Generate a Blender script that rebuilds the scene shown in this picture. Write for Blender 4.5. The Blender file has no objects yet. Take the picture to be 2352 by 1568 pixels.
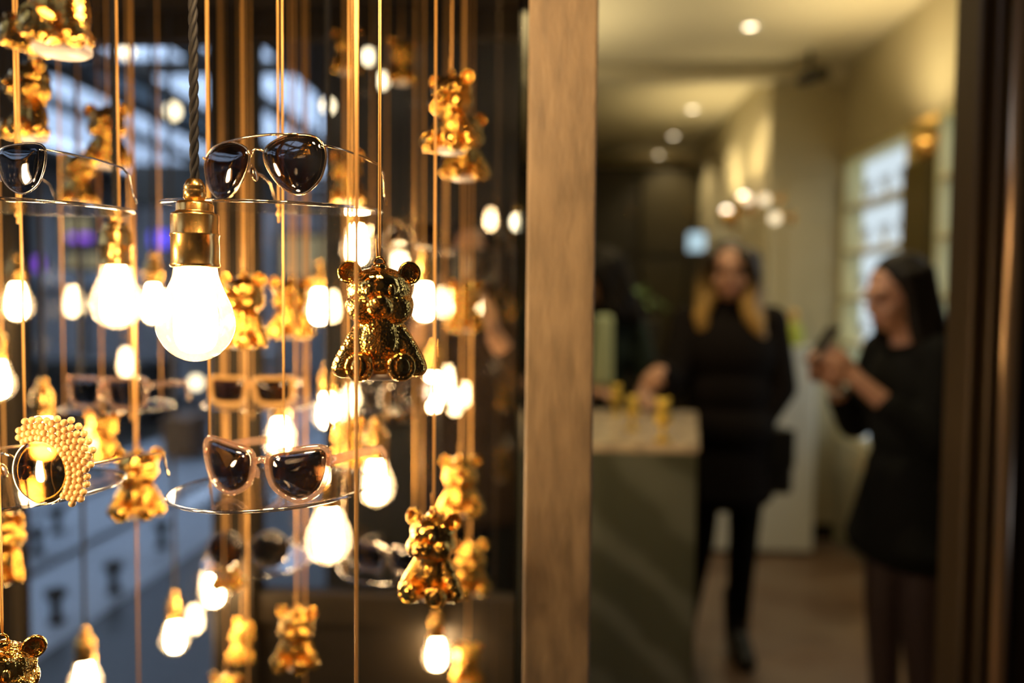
import bpy, bmesh, math, random
from mathutils import Vector, Matrix, Euler
R = math.radians
PI = math.pi
random.seed(7)
scene = bpy.context.scene
C = scene.collection

# ------------------------------------------------------------------ camera
FPX = 2352 * 28.0 / 36.0
CAMZ = 1.435
cam_d = bpy.data.cameras.new('camera')
cam_d.lens = 28.0
cam_d.sensor_width = 36.0
cam_d.clip_start = 0.02
cam = bpy.data.objects.new('camera', cam_d)
C.objects.link(cam)
CAMROT = Matrix.Rotation(R(2.88), 3, 'Z') @ Matrix.Rotation(R(90 - 2.63), 3, 'X') @ Matrix.Rotation(R(0.5), 3, 'Z')
cam.matrix_world = Matrix.Translation((0, 0, CAMZ)) @ CAMROT.to_4x4()
cam_d.dof.use_dof = True
cam_d.dof.focus_distance = 0.635
cam_d.dof.aperture_fstop = 1.9
cam_d.dof.aperture_blades = 0
scene.camera = cam

# ------------------------------------------------------------------ sky (dusk, seen through the roof glazing of the hall)
w = bpy.data.worlds.new('dusk_sky')
scene.world = w
w.use_nodes = True
bg = w.node_tree.nodes['Background']
bg.inputs['Color'].default_value = (0.46, 0.59, 0.86, 1)
bg.inputs['Strength'].default_value = 3.6

vs = scene.view_settings
vs.view_transform = 'Standard'
vs.look = 'None'
vs.exposure = 0.0
vs.gamma = 1.0
vs.use_curve_mapping = False
scene.cycles.use_denoising = True
scene.cycles.max_bounces = 10
scene.cycles.transparent_max_bounces = 24
scene.cycles.glossy_bounces = 5
scene.cycles.diffuse_bounces = 3
scene.cycles.caustics_reflective = True

BULB_L = 150.0
WARM = (1.0, 0.66, 0.33)

def at(px, py, y):
    """world point seen at photo pixel (px,py), at depth y along the shop axis"""
    d = CAMROT @ Vector(((px - 1176) / FPX, -(py - 784) / FPX, -1))
    d *= y / d.y
    return Vector((d.x, d.y, d.z + CAMZ))

# ------------------------------------------------------------------ materials
def newmat(name):
    m = bpy.data.materials.new(name)
    m.use_nodes = True
    nt = m.node_tree
    return m, nt, nt.nodes, nt.links

def pbr(name, col, rough=0.5, metal=0.0, bump=0.0, bscale=200.0, col2=None, cscale=20.0, spec=0.5, stretch=None, coat=0.0, detail=3.0):
    m, nt, N, L = newmat(name)
    b = N['Principled BSDF']
    b.inputs['Base Color'].default_value = (*col, 1)
    b.inputs['Roughness'].default_value = rough
    b.inputs['Metallic'].default_value = metal
    b.inputs['Specular IOR Level'].default_value = spec
    b.inputs['Coat Weight'].default_value = coat
    tc = N.new('ShaderNodeTexCoord')
    src = tc.outputs['Object']
    if stretch:
        mp = N.new('ShaderNodeMapping')
        mp.inputs['Scale'].default_value = stretch
        L.new(src, mp.inputs['Vector'])
        src = mp.outputs['Vector']
    if col2:
        n = N.new('ShaderNodeTexNoise')
        n.inputs['Scale'].default_value = cscale
        n.inputs['Detail'].default_value = detail
        L.new(src, n.inputs['Vector'])
        r = N.new('ShaderNodeValToRGB')
        r.color_ramp.elements[0].position = 0.35
        r.color_ramp.elements[1].position = 0.65
        r.color_ramp.elements[0].color = (*col, 1)
        r.color_ramp.elements[1].color = (*col2, 1)
        L.new(n.outputs['Fac'], r.inputs['Fac'])
        L.new(r.outputs['Color'], b.inputs['Base Color'])
    if bump > 0:
        n = N.new('ShaderNodeTexNoise')
        n.inputs['Scale'].default_value = bscale
        n.inputs['Detail'].default_value = 2
        L.new(src, n.inputs['Vector'])
        bp = N.new('ShaderNodeBump')
        bp.inputs['Strength'].default_value = bump
        bp.inputs['Distance'].default_value = 0.6 / bscale
        L.new(n.outputs['Fac'], bp.inputs['Height'])
        L.new(bp.outputs['Normal'], b.inputs['Normal'])
    return m

def glassy(name, tint=(1, 1, 1), f0=0.045, rough=0.0, haze=0.0, hazecol=(1, 1, 1)):
    """clear sheet: straight transmission, mirror reflection rising towards grazing angles"""
    m, nt, N, L = newmat(name)
    N.remove(N['Principled BSDF'])
    out = N['Material Output']
    lw = N.new('ShaderNodeLayerWeight')
    lw.inputs['Blend'].default_value = 0.5
    p = N.new('ShaderNodeMath'); p.operation = 'POWER'; p.inputs[1].default_value = 5.0
    L.new(lw.outputs['Facing'], p.inputs[0])
    ma = N.new('ShaderNodeMath'); ma.operation = 'MULTIPLY_ADD'
    ma.inputs[1].default_value = 1 - f0; ma.inputs[2].default_value = f0
    L.new(p.outputs[0], ma.inputs[0])
    t = N.new('ShaderNodeBsdfTransparent'); t.inputs['Color'].default_value = (*tint, 1)
    g = N.new('ShaderNodeBsdfGlossy'); g.inputs['Roughness'].default_value = rough
    first = t.outputs[0]
    if haze > 0:
        tl = N.new('ShaderNodeBsdfTranslucent'); tl.inputs['Color'].default_value = (*hazecol, 1)
        mh = N.new('ShaderNodeMixShader'); mh.inputs[0].default_value = haze
        L.new(t.outputs[0], mh.inputs[1]); L.new(tl.outputs[0], mh.inputs[2])
        first = mh.outputs[0]
    mx = N.new('ShaderNodeMixShader')
    L.new(ma.outputs[0], mx.inputs[0]); L.new(first, mx.inputs[1]); L.new(g.outputs[0], mx.inputs[2])
    L.new(mx.outputs[0], out.inputs['Surface'])
    return m

def emit(name, col, s):
    m, nt, N, L = newmat(name)
    N.remove(N['Principled BSDF'])
    e = N.new('ShaderNodeEmission')
    e.inputs['Color'].default_value = (*col, 1); e.inputs['Strength'].default_value = s
    L.new(e.outputs[0], N['Material Output'].inputs['Surface'])
    return m

def gold_fur():
    m, nt, N, L = newmat('gold_hammered')
    b = N['Principled BSDF']
    b.inputs['Base Color'].default_value = (1.0, 0.56, 0.11, 1)
    b.inputs['Metallic'].default_value = 1.0
    b.inputs['Roughness'].default_value = 0.13
    tc = N.new('ShaderNodeTexCoord')
    v = N.new('ShaderNodeTexVoronoi'); v.inputs['Scale'].default_value = 520
    v.feature = 'SMOOTH_F1'
    L.new(tc.outputs['Object'], v.inputs['Vector'])
    n = N.new('ShaderNodeTexNoise'); n.inputs['Scale'].default_value = 230; n.inputs['Detail'].default_value = 1
    L.new(tc.outputs['Object'], n.inputs['Vector'])
    a = N.new('ShaderNodeMath'); a.operation = 'MULTIPLY_ADD'; a.inputs[1].default_value = 0.9
    L.new(n.outputs['Fac'], a.inputs[0]); L.new(v.outputs['Distance'], a.inputs[2])
    bp = N.new('ShaderNodeBump'); bp.inputs['Strength'].default_value = 0.8; bp.inputs['Distance'].default_value = 0.0010
    L.new(a.outputs[0], bp.inputs['Height']); L.new(bp.outputs['Normal'], b.inputs['Normal'])
    return m

M = {}
M['gold_fur'] = gold_fur()
M['gold'] = pbr('gold_mirror', (1.0, 0.58, 0.13), 0.06, 1.0, bump=0.22, bscale=260)
M['gold_satin'] = pbr('satin_gold', (0.9, 0.62, 0.10), 0.35, 0.6)
M['gold_metal'] = pbr('gold_frame_metal', (0.95, 0.68, 0.38), 0.16, 1.0)
M['dark_metal'] = pbr('gunmetal', (0.30, 0.27, 0.25), 0.2, 1.0)
M['brass'] = pbr('brushed_brass', (0.92, 0.56, 0.17), 0.26, 1.0, bump=0.06, bscale=900, stretch=(1, 1, 0.05))
M['base_white'] = pbr('ornament_underside', (0.75, 0.7, 0.68), 0.35)
M['cord_gold'] = pbr('golden_cord', (0.80, 0.45, 0.13), 0.35, 0.3)
M['cord_black'] = pbr('black_braid', (0.005, 0.004, 0.003), 0.7, bump=0.5, bscale=1400)
M['envelope'] = glassy('bulb_glass', (1, 1, 1), 0.06, haze=0.045, hazecol=(1, .95, .86))
M['filament'] = emit('bulb_glow', WARM, BULB_L)
M['acrylic'] = glassy('clear_acrylic', (0.97, 0.97, 0.97), 0.09)
M['edge'] = glassy('acrylic_edge', (0.75, 0.73, 0.70), 0.35, rough=0.12)
M['pane'] = glassy('window_glass', (0.93, 0.95, 0.94), 0.06)
M['pane_front'] = glassy('front_glass', (0.99, 0.99, 0.99), 0.05)
M['lens_brown'] = glassy('brown_lens', (0.22, 0.15, 0.09), 0.13)
M['lens_grey'] = glassy('grey_lens', (0.22, 0.22, 0.25), 0.12)
M['lens_amber'] = glassy('amber_lens', (0.45, 0.30, 0.12), 0.12)
M['clear_frame'] = glassy('clear_acetate', (0.86, 0.70, 0.58), 0.12, haze=0.25, hazecol=(.95, .75, .6))
M['amber_frame'] = pbr('honey_acetate', (0.75, 0.45, 0.16), 0.2, coat=0.5)
M['black_frame'] = pbr('black_acetate', (0.02, 0.017, 0.015), 0.15, coat=0.5)
M['pearl'] = pbr('pearl', (0.60, 0.36, 0.13), 0.25, coat=0.6)
M['crystal'] = pbr('crystal_stud', (0.9, 0.82, 0.75), 0.06, 1.0)
M['wood_post'] = pbr('taupe_wood', (0.30, 0.215, 0.125), 0.55, bump=0.35, bscale=260, col2=(0.19, 0.135, 0.078), cscale=60, stretch=(1, 1, 0.25), detail=5)
M['wood_dark'] = pbr('dark_walnut', (0.019, 0.013, 0.005), 0.6, spec=0.25, bump=0.1, bscale=90, col2=(0.012, 0.008, 0.003), cscale=30, stretch=(1, 1, 0.1))
M['case_dark'] = pbr('case_lining', (0.013, 0.009, 0.004), 0.6, spec=0.25)
M['case_floor'] = pbr('case_base', (0.014, 0.010, 0.006), 0.3)
M['wall_warm'] = pbr('warm_plaster', (0.50, 0.44, 0.28), 0.8, col2=(0.46, 0.40, 0.25), cscale=2)
M['ceil'] = pbr('shop_ceiling_paint', (0.58, 0.52, 0.36), 0.8)
M['white'] = pbr('white_lacquer', (0.78, 0.80, 0.78), 0.4)
M['bronze'] = pbr('bronze_frame', (0.055, 0.034, 0.016), 0.4, 0.5)
M['bronze_highlight'] = pbr('highlight_bronze', (0.68, 0.46, 0.27), 0.28, 0.8)  # same bronze made much paler, so the moulding carries the highlight streak
M['dark_wall'] = pbr('charcoal_panel', (0.020, 0.016, 0.011), 0.55)
M['cabinet_dark'] = pbr('black_brown_cabinet', (0.022, 0.017, 0.010), 0.5)
M['shopfloor'] = pbr('shop_floor_boards', (0.13, 0.075, 0.045), 0.35, col2=(0.20, 0.14, 0.10), cscale=3.0)
M['halldark'] = pbr('hall_steel', (0.05, 0.042, 0.03), 0.6)
M['hallgrey'] = pbr('hall_grey', (0.44, 0.40, 0.39), 0.7, col2=(0.36, 0.33, 0.32), cscale=0.7)
M['hallpale'] = pbr('hall_pale_stone', (0.62, 0.66, 0.70), 0.45, col2=(0.54, 0.57, 0.60), cscale=1.3)
M['halldkfloor'] = pbr('hall_dark_stone', (0.035, 0.027, 0.018), 0.35)
M['skin'] = pbr('skin', (0.55, 0.29, 0.18), 0.5)
M['black_cloth'] = pbr('black_cloth', (0.006, 0.006, 0.005), 0.85, spec=0.15)
M['brown_black_cloth'] = pbr('black_coat_wool', (0.010, 0.007, 0.006), 0.9, spec=0.15, bump=0.3, bscale=80)
M['tights'] = pbr('dark_tights', (0.045, 0.026, 0.026), 0.6)
M['green_cloth'] = pbr('dark_green_cloth', (0.012, 0.020, 0.014), 0.85, spec=0.2)
M['brown_cloth'] = pbr('dark_brown_cloth', (0.035, 0.02, 0.012), 0.85, spec=0.2)
M['pale_cloth'] = pbr('pale_green_scarf_cloth', (0.48, 0.55, 0.33), 0.8)
M['hair_dark'] = pbr('dark_hair', (0.010, 0.007, 0.005), 0.5, spec=0.15, bump=0.5, bscale=120, stretch=(1, 1, .1))
M['eye'] = pbr('eye', (0.03, 0.02, 0.015), 0.15)
M['lip'] = pbr('lip', (0.40, 0.14, 0.10), 0.45)
M['leather'] = pbr('black_leather', (0.008, 0.007, 0.006), 0.4)
M['boot_brown'] = pbr('boot_leather', (0.05, 0.02, 0.01), 0.5)

def hair_ombre():
    m, nt, N, L = newmat('brown_to_blonde_hair')
    b = N['Principled BSDF']; b.inputs['Roughness'].default_value = 0.42
    tc = N.new('ShaderNodeTexCoord')
    sx = N.new('ShaderNodeSeparateXYZ'); L.new(tc.outputs['Object'], sx.inputs[0])
    n = N.new('ShaderNodeTexNoise'); n.inputs['Scale'].default_value = 9
    L.new(tc.outputs['Object'], n.inputs['Vector'])
    a = N.new('ShaderNodeMath'); a.operation = 'MULTIPLY_ADD'; a.inputs[1].default_value = 0.22
    L.new(n.outputs['Fac'], a.inputs[0]); L.new(sx.outputs['Z'], a.inputs[2])
    mr = N.new('ShaderNodeMapRange')
    mr.inputs['From Min'].default_value = 1.52; mr.inputs['From Max'].default_value = 1.68
    L.new(a.outputs[0], mr.inputs['Value'])
    r = N.new('ShaderNodeValToRGB')
    r.color_ramp.elements[0].color = (0.50, 0.29, 0.07, 1)
    r.color_ramp.elements[1].color = (0.030, 0.018, 0.008, 1)
    L.new(mr.outputs[0], r.inputs['Fac']); L.new(r.outputs['Color'], b.inputs['Base Color'])
    return m
M['hair_ombre'] = hair_ombre()

def marble(name, base, vein, scale=1.4, rough=0.3):
    m, nt, N, L = newmat(name)
    b = N['Principled BSDF']; b.inputs['Roughness'].default_value = rough
    tc = N.new('ShaderNodeTexCoord')
    mp = N.new('ShaderNodeMapping'); mp.inputs['Rotation'].default_value = (0, R(50), R(20))
    L.new(tc.outputs['Object'], mp.inputs['Vector'])
    wv = N.new('ShaderNodeTexWave'); wv.inputs['Scale'].default_value = scale
    wv.inputs['Distortion'].default_value = 6; wv.inputs['Detail'].default_value = 4; wv.inputs['Detail Scale'].default_value = 1.4
    L.new(mp.outputs[0], wv.inputs['Vector'])
    r = N.new('ShaderNodeValToRGB')
    r.color_ramp.elements[0].position = 0.55; r.color_ramp.elements[0].color = (*base, 1)
    r.color_ramp.elements[1].position = 1.0; r.color_ramp.elements[1].color = (*vein, 1)
    L.new(wv.outputs['Fac'], r.inputs['Fac']); L.new(r.outputs['Color'], b.inputs['Base Color'])
    return m
M['marble_green'] = marble('green_grey_marble', (0.085, 0.090, 0.062), (0.15, 0.16, 0.125))
M['marble_cream'] = marble('cream_marble', (0.62, 0.50, 0.36), (0.45, 0.36, 0.27), 4.0, 0.25)

# ------------------------------------------------------------------ mesh helpers
def mesh_of(bm, name, smooth=True):
    me = bpy.data.meshes.new(name)
    bm.to_mesh(me); bm.free()
    if smooth:
        for p in me.polygons:
            p.use_smooth = True
    return me

def obj(name, me, mat=None, parent=None, loc=None, rot=None):
    o = bpy.data.objects.new(name, me)
    C.objects.link(o)
    if mat is not None:
        if len(me.materials) == 0:
            me.materials.append(mat)
    if parent is not None:
        o.parent = parent
    if loc is not None:
        o.location = loc
    if rot is not None:
        o.rotation_euler = rot
    return o

def thing(name, label, cat, loc=(0, 0, 0), rot=(0, 0, 0), group=None):
    o = bpy.data.objects.new(name, None)
    C.objects.link(o)
    o.empty_display_size = 0.02
    o.location = loc; o.rotation_euler = rot
    o['label'] = label; o['category'] = cat
    if group:
        o['group'] = group
    return o

def tag(o, label, cat, group=None):
    o['label'] = label; o['category'] = cat
    if group:
        o['group'] = group
    return o

def struct(o, label=None):
    o['kind'] = 'structure'
    if label:
        o['label'] = label
    return o

def box(bm, x0, x1, y0, y1, z0, z1):
    v = [bm.verts.new((x, y, z)) for z in (z0, z1) for y in (y0, y1) for x in (x0, x1)]
    for f in ((0, 2, 3, 1), (4, 5, 7, 6), (0, 1, 5, 4), (2, 6, 7, 3), (0, 4, 6, 2), (1, 3, 7, 5)):
        bm.faces.new([v[i] for i in f])
    return bm

def boxm(name, x0, x1, y0, y1, z0, z1, bevel=0.0):
    bm = box(bmesh.new(), x0, x1, y0, y1, z0, z1)
    if bevel > 0:
        bmesh.ops.bevel(bm, geom=bm.edges[:], offset=bevel, segments=2, affect='EDGES', profile=0.5)
    bmesh.ops.recalc_face_normals(bm, faces=bm.faces[:])
    return mesh_of(bm, name, smooth=False)

def lathe(bm, prof, seg=32, center=(0, 0, 0)):
    cx, cy, cz = center
    rings = []
    for (r, z) in prof:
        if r < 1e-7:
            rings.append([bm.verts.new((cx, cy, cz + z))])
        else:
            rings.append([bm.verts.new((cx + r * math.cos(2 * PI * i / seg), cy + r * math.sin(2 * PI * i / seg), cz + z)) for i in range(seg)])
    for a, b in zip(rings, rings[1:]):
        for i in range(seg):
            j = (i + 1) % seg
            if len(a) == 1 and len(b) == 1:
                continue
            if len(a) == 1:
                bm.faces.new((a[0], b[i], b[j]))
            elif len(b) == 1:
                bm.faces.new((a[i], b[0], a[j]))
            else:
                bm.faces.new((a[i], b[i], b[j], a[j]))
    bmesh.ops.recalc_face_normals(bm, faces=bm.faces[:])
    return bm

def tube(bm, pts, r, seg=8, closed=False, radii=None, flat=None):
    """tube along points; flat=(w,h) gives an oval section (w along the horizontal side vector)"""
    pts = [Vector(p) for p in pts]
    n = len(pts)
    rings = []
    prev = None
    for i, p in enumerate(pts):
        if closed:
            t = (pts[(i + 1) % n] - pts[i - 1]).normalized()
        else:
            t = (pts[min(i + 1, n - 1)] - pts[max(i - 1, 0)]).normalized()
        if prev is None:
            up = Vector((0, 0, 1)) if abs(t.z) < 0.9 else Vector((0, 1, 0))
            s = t.cross(up).normalized()
        else:
            s = (prev - t * prev.dot(t)).normalized()
        prev = s
        u = s.cross(t).normalized()
        rr = radii[i] if radii else r
        a, b = (rr, rr) if not flat else flat
        rings.append([bm.verts.new(p + s * (a * math.cos(2 * PI * k / seg)) + u * (b * math.sin(2 * PI * k / seg))) for k in range(seg)])
    m = n if closed else n - 1
    for i in range(m):
        A, B = rings[i], rings[(i + 1) % n]
        for k in range(seg):
            l = (k + 1) % seg
            bm.faces.new((A[k], A[l], B[l], B[k]))
    if not closed:
        bm.faces.new(rings[0][::-1]); bm.faces.new(rings[-1])
    bmesh.ops.recalc_face_normals(bm, faces=bm.faces[:])
    return bm

def ell(bm, c, r, seg=20, rings=12, rot=None):
    mat = Matrix.Translation(c)
    if rot:
        mat = mat @ Euler(rot).to_matrix().to_4x4()
    mat = mat @ Matrix.Diagonal((r[0], r[1], r[2], 1))
    bmesh.ops.create_uvsphere(bm, u_segments=seg, v_segments=rings, radius=1.0, matrix=mat)
    return bm

def capsule(bm, p0, p1, r0, r1, seg=14):
    p0, p1 = Vector(p0), Vector(p1)
    d = p1 - p0
    L_ = max(d.length, 1e-5)
    d = d / L_
    pts, rad = [], []
    for k in range(1, 5):
        a = PI / 2 * k / 4
        pts.append(p0 - d * (r0 * math.cos(a))); rad.append(r0 * math.sin(a))
    pts.append(p0 + d * (L_ * .5)); rad.append((r0 + r1) / 2)
    for k in range(4, 0, -1):
        a = PI / 2 * k / 4
        pts.append(p1 + d * (r1 * math.cos(a))); rad.append(r1 * math.sin(a))
    return tube(bm, pts, 0, seg, radii=rad)

def remesh(bm, name, voxel, smooth=4, factor=0.5):
    me = mesh_of(bm, name + '_src')
    o = bpy.data.objects.new('remesh_temp', me)
    C.objects.link(o)
    md = o.modifiers.new('r', 'REMESH'); md.mode = 'VOXEL'; md.voxel_size = voxel; md.use_smooth_shade = True
    if smooth:
        s = o.modifiers.new('s', 'SMOOTH'); s.iterations = smooth; s.factor = factor
    dg = bpy.context.evaluated_depsgraph_get()
    res = bpy.data.meshes.new_from_object(o.evaluated_get(dg))
    res.name = name
    res.materials.clear()
    bpy.data.objects.remove(o); bpy.data.meshes.remove(me)
    for p in res.polygons:
        p.use_smooth = True
    return res

# ================================================================== LARGE STRUCTURE
TOPZ = CAMZ + 0.64          # underside of the display case top
BOTZ = 0.12                 # case base
CY0, CY1 = 0.40, 1.75       # case front / back glass
CX0, CX1 = -1.25, -0.03
MX = -0.71                  # mullion in the back glazing
PY = 0.85                   # front timber post depth

# floors
struct(obj('floor', boxm('floor', -0.34, 2.4, 1.2, 8.2, -0.05, 0.0), M['shopfloor']), 'dark brown polished floor of the shop')
hf = struct(obj('floor_hall', boxm('floor_hall', -14, 3.4, -4, 1.2, -0.06, 0.0), M['halldkfloor']), 'dark stone floor in front of the shop')
hf2 = struct(obj('floor_hall_strip', boxm('floor_hall_strip', -2.05, -0.34, 1.2, 24, -0.06, 0.0), M['halldkfloor']), 'dark stone floor strip beside the display case')
hf3 = struct(obj('floor_hall_pale', boxm('floor_hall_pale', -14, -2.05, 1.2, 24, -0.08, -0.02), M['halldkfloor']), 'hall floor with pale paving bands')
pv = boxm('paving_slab', -0.315, 0.315, 0.0, 1.18, -0.02, 0.0, 0.006)
for i in range(8):
    for xx in (-2.37, -3.08, -3.78):
        obj('paving_slab', pv, M['hallpale'], hf3, (xx, 1.9 + i * 1.2, 0))

# shop shell
struct(obj('ceiling', boxm('ceiling', -0.34, 2.4, 1.75, 8.2, 2.9, 3.0), M['ceil']), 'warm plaster shop ceiling')
struct(obj('trim_1', boxm('trim_1', -0.3, 1.76, 4.93, 5.05, 2.80, 2.9, 0.01), M['ceil']), 'shallow beam across the shop ceiling')
wr = struct(obj('wall_right', boxm('wall_right', 1.76, 2.06, 1.6, 5.0, 2.34, 2.9), M['wall_warm']), 'warm wall above the lit shelves')
struct(obj('wall_right_back', boxm('wall_right_back', 2.06, 2.16, 1.6, 5.0, 0, 2.9), M['wall_warm']), 'wall behind the lit shelves')
wf = struct(obj('wall_return', boxm('wall_return', 1.32, 2.16, 5.0, 5.1, 0, 2.9), M['wall_warm']), 'pale wall facing the door beside the shelves')
obj('wall_panel', boxm('wall_panel', 1.42, 1.70, 4.985, 5.0, 0.1, 2.23, 0.004), M['wall_warm'], wf)
struct(obj('wall_right_rear', boxm('wall_right_rear', 1.32, 1.42, 5.1, 8.0, 0, 2.9), M['wall_warm']), 'sconce-lit side wall at the rear of the shop')
struct(obj('wall_back', boxm('wall_back', -0.34, 1.42, 8.0, 8.1, 0, 2.9), M['wall_warm']), 'rear wall of the shop')
struct(obj('wall_left', boxm('wall_left', -0.34, -0.30, 2.64, 8.0, 0, 2.9), M['wall_warm']), 'left side wall of the shop')
struct(obj('wall_partition', boxm('wall_partition', -0.75, -0.02, 2.60, 2.64, 0, 3.2), M['dark_wall']), 'charcoal partition behind the display case')
struct(obj('wall_front_right', boxm('wall_front_right', 1.12, 2.4, 1.55, 1.65, 0, 3.0), M['dark_wall']), 'dark shop front right of the doorway')
struct(obj('baseboard_right', boxm('baseboard_right', 1.30, 1.76, 4.97, 5.0, 0, 0.09, 0.005), M['wood_dark']), 'dark baseboard under the pale wall')

# timber corner post at the doorway
pw = 0.0365
pc = at(1287, 700, PY)
post = struct(obj('trim_2', boxm('trim_2', pc.x - pw, pc.x + pw, PY, PY + 0.075, 0, 2.6, 0.003), M['wood_post']), 'taupe grained timber post between display case and doorway')

# right hand doorway frame: stepped bronze jamb
dj = struct(bpy.data.objects.new('door_1', None), 'dark bronze doorway jamb with rounded mouldings'); C.objects.link(dj)
jx = 0.802
for i, (x0, x1, y0, y1) in enumerate([(0.0, 0.025, 0.02, 0.12), (0.025, 0.045, 0.0, 0.12), (0.087, 0.16, 0.03, 0.12), (0.16, 0.36, -0.01, 0.12)]):
    obj('jamb_strip', boxm('jamb_strip', jx + x0, jx + x1, 1.55 + y0, 1.55 + y1, 0, 3.0, 0.006), M['bronze'], dj)
bmj = bmesh.new(); tube(bmj, [(jx + 0.066, 1.565, 0), (jx + 0.066, 1.565, 3.0)], 0.021, 20)
obj('round_moulding', mesh_of(bmj, 'round_moulding'), M['bronze_highlight'], dj)

# display case: rails, posts, panes
case = struct(bpy.data.objects.new('window_1', None), 'glazed display case with dark walnut rails and clear panes'); C.objects.link(case)
def cpart(n, mat, *b, bev=0.004):
    return obj(n, boxm(n, *b, bev), mat, case)
cpart('top_board', M['case_dark'], CX0 - .02, CX1 + .03, CY0, CY1 + .03, TOPZ, TOPZ + 0.04)
cpart('base_board', M['case_floor'], CX0 - .02, CX1 + .03, CY0, CY1 + .03, BOTZ - 0.04, BOTZ)
cpart('plinth', M['wood_dark'], CX0 - .02, CX1 + .03, CY0 + .02, CY1 + .03, 0, BOTZ - 0.04)
cpart('top_rail', M['wood_dark'], CX0, CX1, CY1 - .01, CY1 + .04, CAMZ + .575, TOPZ)
cpart('transom', M['wood_dark'], MX + .045, CX1 - .035, CY1 - .01, CY1 + .04, CAMZ - .725, CAMZ - .655)
cpart('lower_panel', M['case_dark'], MX + .045, CX1 - .035, CY1 + .005, CY1 + .025, BOTZ, CAMZ - .725)
cpart('bottom_rail', M['wood_dark'], CX0, MX - .045, CY1 - .01, CY1 + .04, BOTZ, BOTZ + .06)
cpart('mullion', M['wood_dark'], MX - .045, MX + .045, CY1 - .03, CY1 + .06, BOTZ, TOPZ)
cpart('corner_post', M['wood_dark'], CX0 - .03, CX0 + .03, CY1 - .02, CY1 + .04, BOTZ, TOPZ)
cpart('side_top_rail', M['wood_dark'], CX0 - .02, CX0 + .02, CY0, CY1 - .03, CAMZ + .575, TOPZ)
cpart('side_bottom_rail', M['wood_dark'], CX0 - .02, CX0 + .02, CY0, CY1 - .03, BOTZ, BOTZ + .06)
cpart('back_post', M['wood_dark'], CX1 - .035, CX1 + .01, CY1 - .01, CY1 + .04, BOTZ, TOPZ)
cpart('back_pane', M['pane'], MX + .04, CX1 - .03, CY1 + .012, CY1 + .018, CAMZ - .66, CAMZ + .58, bev=0)
cpart('back_pane', M['pane'], CX0 + .02, MX - .04, CY1 + .012, CY1 + .018, BOTZ + .05, CAMZ + .58, bev=0)
cpart('side_pane', M['pane'], CX0 - .003, CX0 + .003, CY0 + .01, CY1 - .03, BOTZ + .05, CAMZ + .58, bev=0)
cpart('right_pane', M['pane'], CX1 - .012, CX1 - .008, PY + .08, CY1 - .01, BOTZ, TOPZ, bev=0)
cpart('front_pane', M['pane_front'], CX0, pc.x - pw, CY0 + .002, CY0 + .006, BOTZ, TOPZ, bev=0)

# ------------------------------------------------------------------ hall outside (left)
HZ = 5.0
hr = struct(bpy.data.objects.new('ceiling_hall', None), 'glazed hall roof with dark steel beams'); C.objects.link(hr)
for (x0, x1) in [(-4.1, 3.4), (-5.42, -5.1), (-6.85, -6.6), (-7.95, -7.6), (-9.35, -9.0), (-14, -12.0)]:
    obj('roof_beam', boxm('roof_beam', x0, x1, -4, 24, HZ, HZ + 0.12), M['halldark'], hr)
for y0 in (-3.5, 4.0, 12.6):
    obj('cross_beam', boxm('cross_beam', -12, -4.1, y0, y0 + 0.25, HZ + 0.1, HZ + 0.3), M['halldark'], hr)
gp = boxm('roof_pane', -12, -4.1, -4, 24, HZ + 0.32, HZ + 0.34)
obj('roof_pane', gp, glassy('roof_glass', (0.98, 0.99, 1.0), 0.01), hr)
obj('opal_panel', boxm('opal_panel', -7.6, -6.85, -4, 24, HZ + 0.02, HZ + 0.05), glassy('opal_glass', (0.35, 0.40, 0.42), 0.03), hr)
struct(obj('wall_hall_left', boxm('wall_hall_left', -14.1, -14.0, -4, 24, 0, HZ), M['hallgrey']), 'grey side wall of the hall')
struct(obj('wall_hall_front', boxm('wall_hall_front', -14, 3.4, -4.1, -4, 0, HZ), M['halldark']), 'dark wall behind the viewer')
struct(obj('wall_hall_right', boxm('wall_hall_right', 3.4, 3.5, -4, 1.6, 0, HZ), M['halldark']), 'dark hall wall to the right')
whb = struct(obj('wall_hall_back', boxm('wall_hall_back', -14, -0.34, 23.9, 24, 0, HZ), M['hallgrey']), 'grey far wall of the hall')
struct(obj('wall_shop_side', boxm('wall_shop_side', -0.75, -0.34, 2.64, 24, 0, HZ), M['dark_wall']), 'dark outer wall of the shop beside the hall')

# hall furnishings, far and out of focus
def hall_box(name, label, cat, px0, py0, px1, py1, y, dep, mat, group=None, bev=0.01):
    a = at(px0, py1, y); b = at(px1, py0, y)
    o = obj(name, boxm(name, 0, b.x - a.x, 0, dep, 0, b.z - a.z, bev), mat, None, (a.x, y, a.z))
    return tag(o, label, cat, group)

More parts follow.
